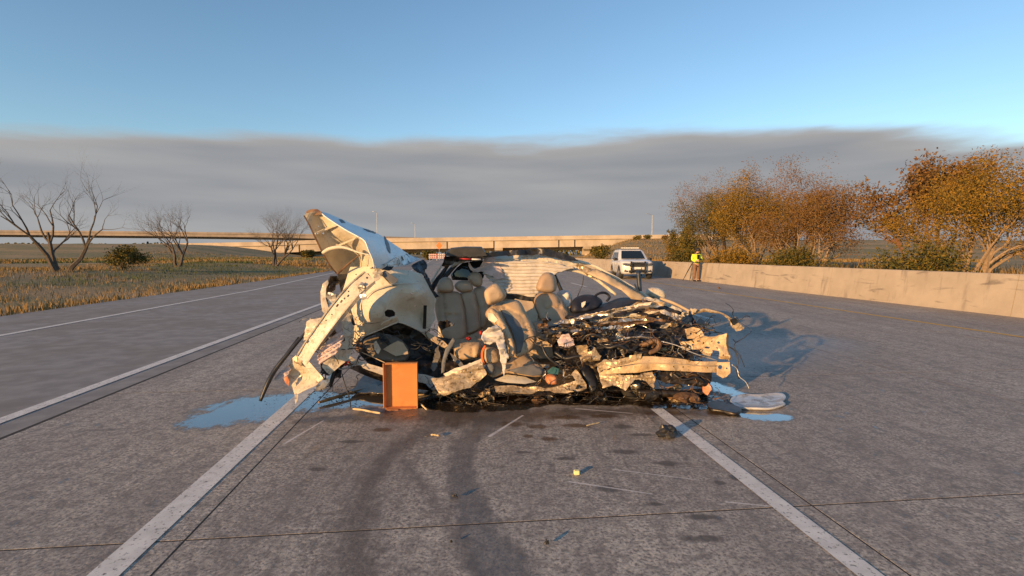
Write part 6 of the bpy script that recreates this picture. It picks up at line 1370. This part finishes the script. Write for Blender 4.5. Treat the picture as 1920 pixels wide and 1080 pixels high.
suv.rotation_euler = (0, 0, math.pi - RAD(3.4))
dv = Vector((math.sin(RAD(-3.4)), -math.cos(RAD(-3.4)), 0))
suv.location = Vector((fa.x, fa.y, 0.0)) - dv * 1.53
build_suv(suv, M_SUVWHITE, True)

# ================================================================== OFFICER AND TRIPOD
M_SKIN = worn('skin', (0.42, 0.24, 0.16), (0.47, 0.28, 0.19), 20, 0.5)
M_HIVIS = worn('hi_vis_yellow', (0.62, 0.78, 0.03), (0.70, 0.84, 0.05), 9, 0.7)
M_TAPE = worn('reflective_tape', (0.55, 0.55, 0.52), (0.65, 0.65, 0.62), 9, 0.4)
M_BROWN = worn('brown_trousers', (0.16, 0.085, 0.05), (0.20, 0.11, 0.065), 9, 0.8)
M_HAIR = worn('black_hair', (0.012, 0.010, 0.010), (0.022, 0.018, 0.016), 30, 0.6)
def skin_mesh(name, joints, edges, mat, parent, root_i=0, sub=2):
    me = bpy.data.meshes.new(name); me.from_pydata([j[:3] for j in joints], edges, []); me.update()
    o = bpy.data.objects.new(name, me); COL.objects.link(o); o.parent = parent
    md = o.modifiers.new('skin', 'SKIN')
    sv = me.skin_vertices[0].data
    for i, j in enumerate(joints):
        sv[i].radius = (j[3], j[4] if len(j) > 4 else j[3]); sv[i].use_root = (i == root_i)
    md.use_smooth_shade = True
    s = o.modifiers.new('sub', 'SUBSURF'); s.levels = sub; s.render_levels = sub
    me.materials.append(mat); return o
off_p = R(12.72, 0); g = on_ground(1305, 527.5)
officer = tag(empty('person', (g.x, g.y, 0), RAD(12)), 'officer in hi-vis yellow jacket and brown trousers standing at the barrier head bowed', 'person')
# local frame: -Y faces the viewer, Z up
body_j = [(0, 0, 0.96, .15, .11), (0, 0.01, 1.15, .14, .10), (0, 0.01, 1.36, .17, .11), (0, -0.01, 1.50, .07, .07), (0.02, -0.07, 1.60, .075, .085), (0.03, -0.085, 1.68, .08, .10), (0.03, -0.075, 1.74, .06, .07),
          (-0.19, 0.01, 1.42, .075), (-0.26, -0.02, 1.16, .05), (-0.12, -0.24, 1.10, .035), (0.19, 0.01, 1.42, .075), (0.27, -0.03, 1.17, .05), (0.10, -0.25, 1.16, .035),
          (-0.10, 0, 0.90, .10), (-0.11, -0.01, 0.50, .065), (-0.11, 0.01, 0.09, .045), (-0.12, -0.14, 0.045, .045, .035), (0.10, 0, 0.90, .10), (0.11, -0.01, 0.50, .065), (0.12, 0.01, 0.09, .045), (0.14, -0.14, 0.045, .045, .035)]
body_e = [(0, 1), (1, 2), (2, 3), (3, 4), (4, 5), (5, 6), (2, 7), (7, 8), (8, 9), (2, 10), (10, 11), (11, 12), (0, 13), (13, 14), (14, 15), (15, 16), (0, 17), (17, 18), (18, 19), (19, 20)]
bod = skin_mesh('body', body_j, body_e, M_SKIN, officer)
jk = skin_mesh('jacket', [(0, 0, 0.93, .185, .135), (0, 0.0, 1.06, .18, .13), (0, 0.01, 1.2, .185, .135), (0, 0.01, 1.36, .20, .135), (0, 0.0, 1.46, .11, .10),
     (-0.20, 0.01, 1.41, .10), (-0.275, -0.02, 1.17, .078), (-0.15, -0.20, 1.105, .06), (0.20, 0.01, 1.41, .10), (0.285, -0.03, 1.18, .078), (0.14, -0.20, 1.165, .06)],
     [(0, 1), (1, 2), (2, 3), (3, 4), (3, 5), (5, 6), (6, 7), (3, 8), (8, 9), (9, 10)], M_HIVIS, officer)
mb = MB(); mb.loft([[(0.205 * math.cos(6.283 * k / 20) * s, 0.155 * math.sin(6.283 * k / 20) * s, z) for k in range(20)] for z, s in ((1.00, 0.98), (1.00, 1.02), (1.05, 1.02), (1.05, 0.98))], cap=False); mb.build('duty_belt', M_BLACK, officer)
mb = MB(); mb.loft([[(0.212 * math.cos(6.283 * k / 20) * s, 0.158 * math.sin(6.283 * k / 20) * s, z) for k in range(20)] for z, s in ((1.13, 0.97), (1.13, 1.0), (1.175, 1.0), (1.175, 0.97))], cap=False); mb.build('reflective_band', M_TAPE, officer)
skin_mesh('trousers', [(0, 0, 0.97, .165, .125), (-0.105, 0, 0.86, .12), (-0.115, -0.01, 0.50, .092), (-0.115, 0.01, 0.12, .085), (0.105, 0, 0.86, .12), (0.115, -0.01, 0.50, .092), (0.125, 0.01, 0.12, .085)], [(0, 1), (1, 2), (2, 3), (0, 4), (4, 5), (5, 6)], M_BROWN, officer)
for sx, ox in ((-1, 0.0), (1, 0.01)):
    skin_mesh('boot', [(sx * 0.115 + ox, 0.04, 0.16, .06), (sx * 0.115 + ox, 0.03, 0.06, .06), (sx * 0.125 + ox, -0.10, 0.05, .055, .045), (sx * 0.13 + ox, -0.17, 0.045, .04, .035)], [(0, 1), (1, 2), (2, 3)], M_BLACK, officer)
# hands with five fingers closed on a dark handheld device
for sx, wx, wz in ((-1, -0.12, 1.10), (1, 0.10, 1.16)):
    W = Vector((wx, -0.24, wz)); J = [(*W, .030, .022), (*(W + Vector((-sx * 0.03, -0.06, 0.02))), .038, .020)]; E = [(0, 1)]
    for f in range(4):
        b0 = W + Vector((-sx * 0.03, -0.07, 0.02 + (f - 1.5) * 0.019)); k = len(J)
        L = (0.040, 0.046, 0.043, 0.034)[f]
        J += [(*b0, .010), (*(b0 + Vector((-sx * L * 0.5, -L * 0.7, 0.004))), .009), (*(b0 + Vector((-sx * L * 1.3, -L * 0.6, 0.004))), .008)]; E += [(1, k), (k, k + 1), (k + 1, k + 2)]
    k = len(J); J += [(*(W + Vector((-sx * 0.01, -0.03, 0.045))), .011), (*(W + Vector((-sx * 0.035, -0.06, 0.065))), .009)]; E += [(0, k), (k, k + 1)]
    skin_mesh('hand', J, E, M_SKIN, officer, 0, 1)
# face, ears, hair, cap
mb = MB(); mb.loft([[(0.03 + 0.016 * math.cos(a) * s, -0.185 + dy, 1.655 + dz + 0.014 * math.sin(a) * s) for a in [6.283 * k / 8 for k in range(8)]] for dy, dz, s in ((0.02, 0.02, 1), (-0.012, -0.008, 1), (-0.022, -0.012, 0.4))]); mb.build('nose', M_SKIN, officer)
for sx in (-1, 1):
    mb = MB(); mb.loft([[(0.03 + sx * 0.033 + 0.011 * s * math.cos(6.283 * k / 8), -0.176 + dy, 1.69 + 0.007 * s * math.sin(6.283 * k / 8)) for k in range(8)] for dy, s in ((0.02, 1), (-0.004, 0.9))]); mb.build('eye', M_HAIR, officer)
    mb = MB(); mb.loft([[(0.03 + sx * (0.085 + dx), -0.075 + 0.02 * s * math.cos(6.283 * k / 8), 1.67 + 0.032 * s * math.sin(6.283 * k / 8)) for k in range(8)] for dx, s in ((-0.01, 1), (0.012, 0.9))]); mb.build('ear', M_SKIN, officer)
mb = MB(); mb.box((0.005, -0.178, 1.612), (0.055, -0.16, 1.62)); mb.build('mouth', M_PINK, officer)
bm = bmesh.new(); bmesh.ops.create_uvsphere(bm, u_segments=16, v_segments=10, radius=1.0)
for v in bm.verts:
    z = v.co.z; v.co = Vector((0.03 + v.co.x * 0.118, -0.065 + v.co.y * 0.145, 1.70 + (z if z > -0.55 else -0.55) * 0.125))
bm_obj('hair', bm, M_HAIR, officer, True)
mb = MB(); mb.loft([[(0.03 + 0.10 * math.cos(a) * s, -0.12 + (-0.10 * math.sin(a)) * s, z) for a in [math.pi * k / 10 for k in range(11)]] for z, s in ((1.712, 1.0), (1.724, 1.0))], closed=True); mb.build('cap_peak', M_HAIR, officer)
mb = MB(); mb.box((-0.08, -0.40, 1.14), (0.07, -0.375, 1.26), Matrix.Rotation(0.0, 4, 'X')); 
dvx = mb.build('handheld_device', M_BLACK); dvx.parent = officer
mb = MB(); mb.box((-0.055, -0.185, 1.22), (0.075, -0.14, 1.46)); mb.build('chest_harness', M_BLACK, officer)

tp = on_ground(1291, 526)
trip = tag(empty('survey_tripod', (tp.x, tp.y, 0)), 'dark survey tripod with spread legs standing left of the officer', 'tripod')
mb = MB(); top = Vector((0.22, 0, 1.06))
mb.loft([[(top.x + 0.06 * math.cos(6.283 * k / 10) * s, 0.06 * math.sin(6.283 * k / 10) * s, z) for k in range(10)] for z, s in ((1.03, 1), (1.09, 1), (1.10, 0.6), (1.18, 0.6))]); mb.build('tripod_head', M_BLACK, trip)
for q in ((-0.36, -0.1, 0.0), (0.14, -0.22, 0.0), (0.10, 0.10, 0.0)):
    mb = MB(); mb.tube([top + Vector((0, 0, -0.02)), top.lerp(Vector(q), 0.5), Vector(q)], [0.026, 0.026, 0.016], 6); mb.build('leg', M_BLACK, trip)
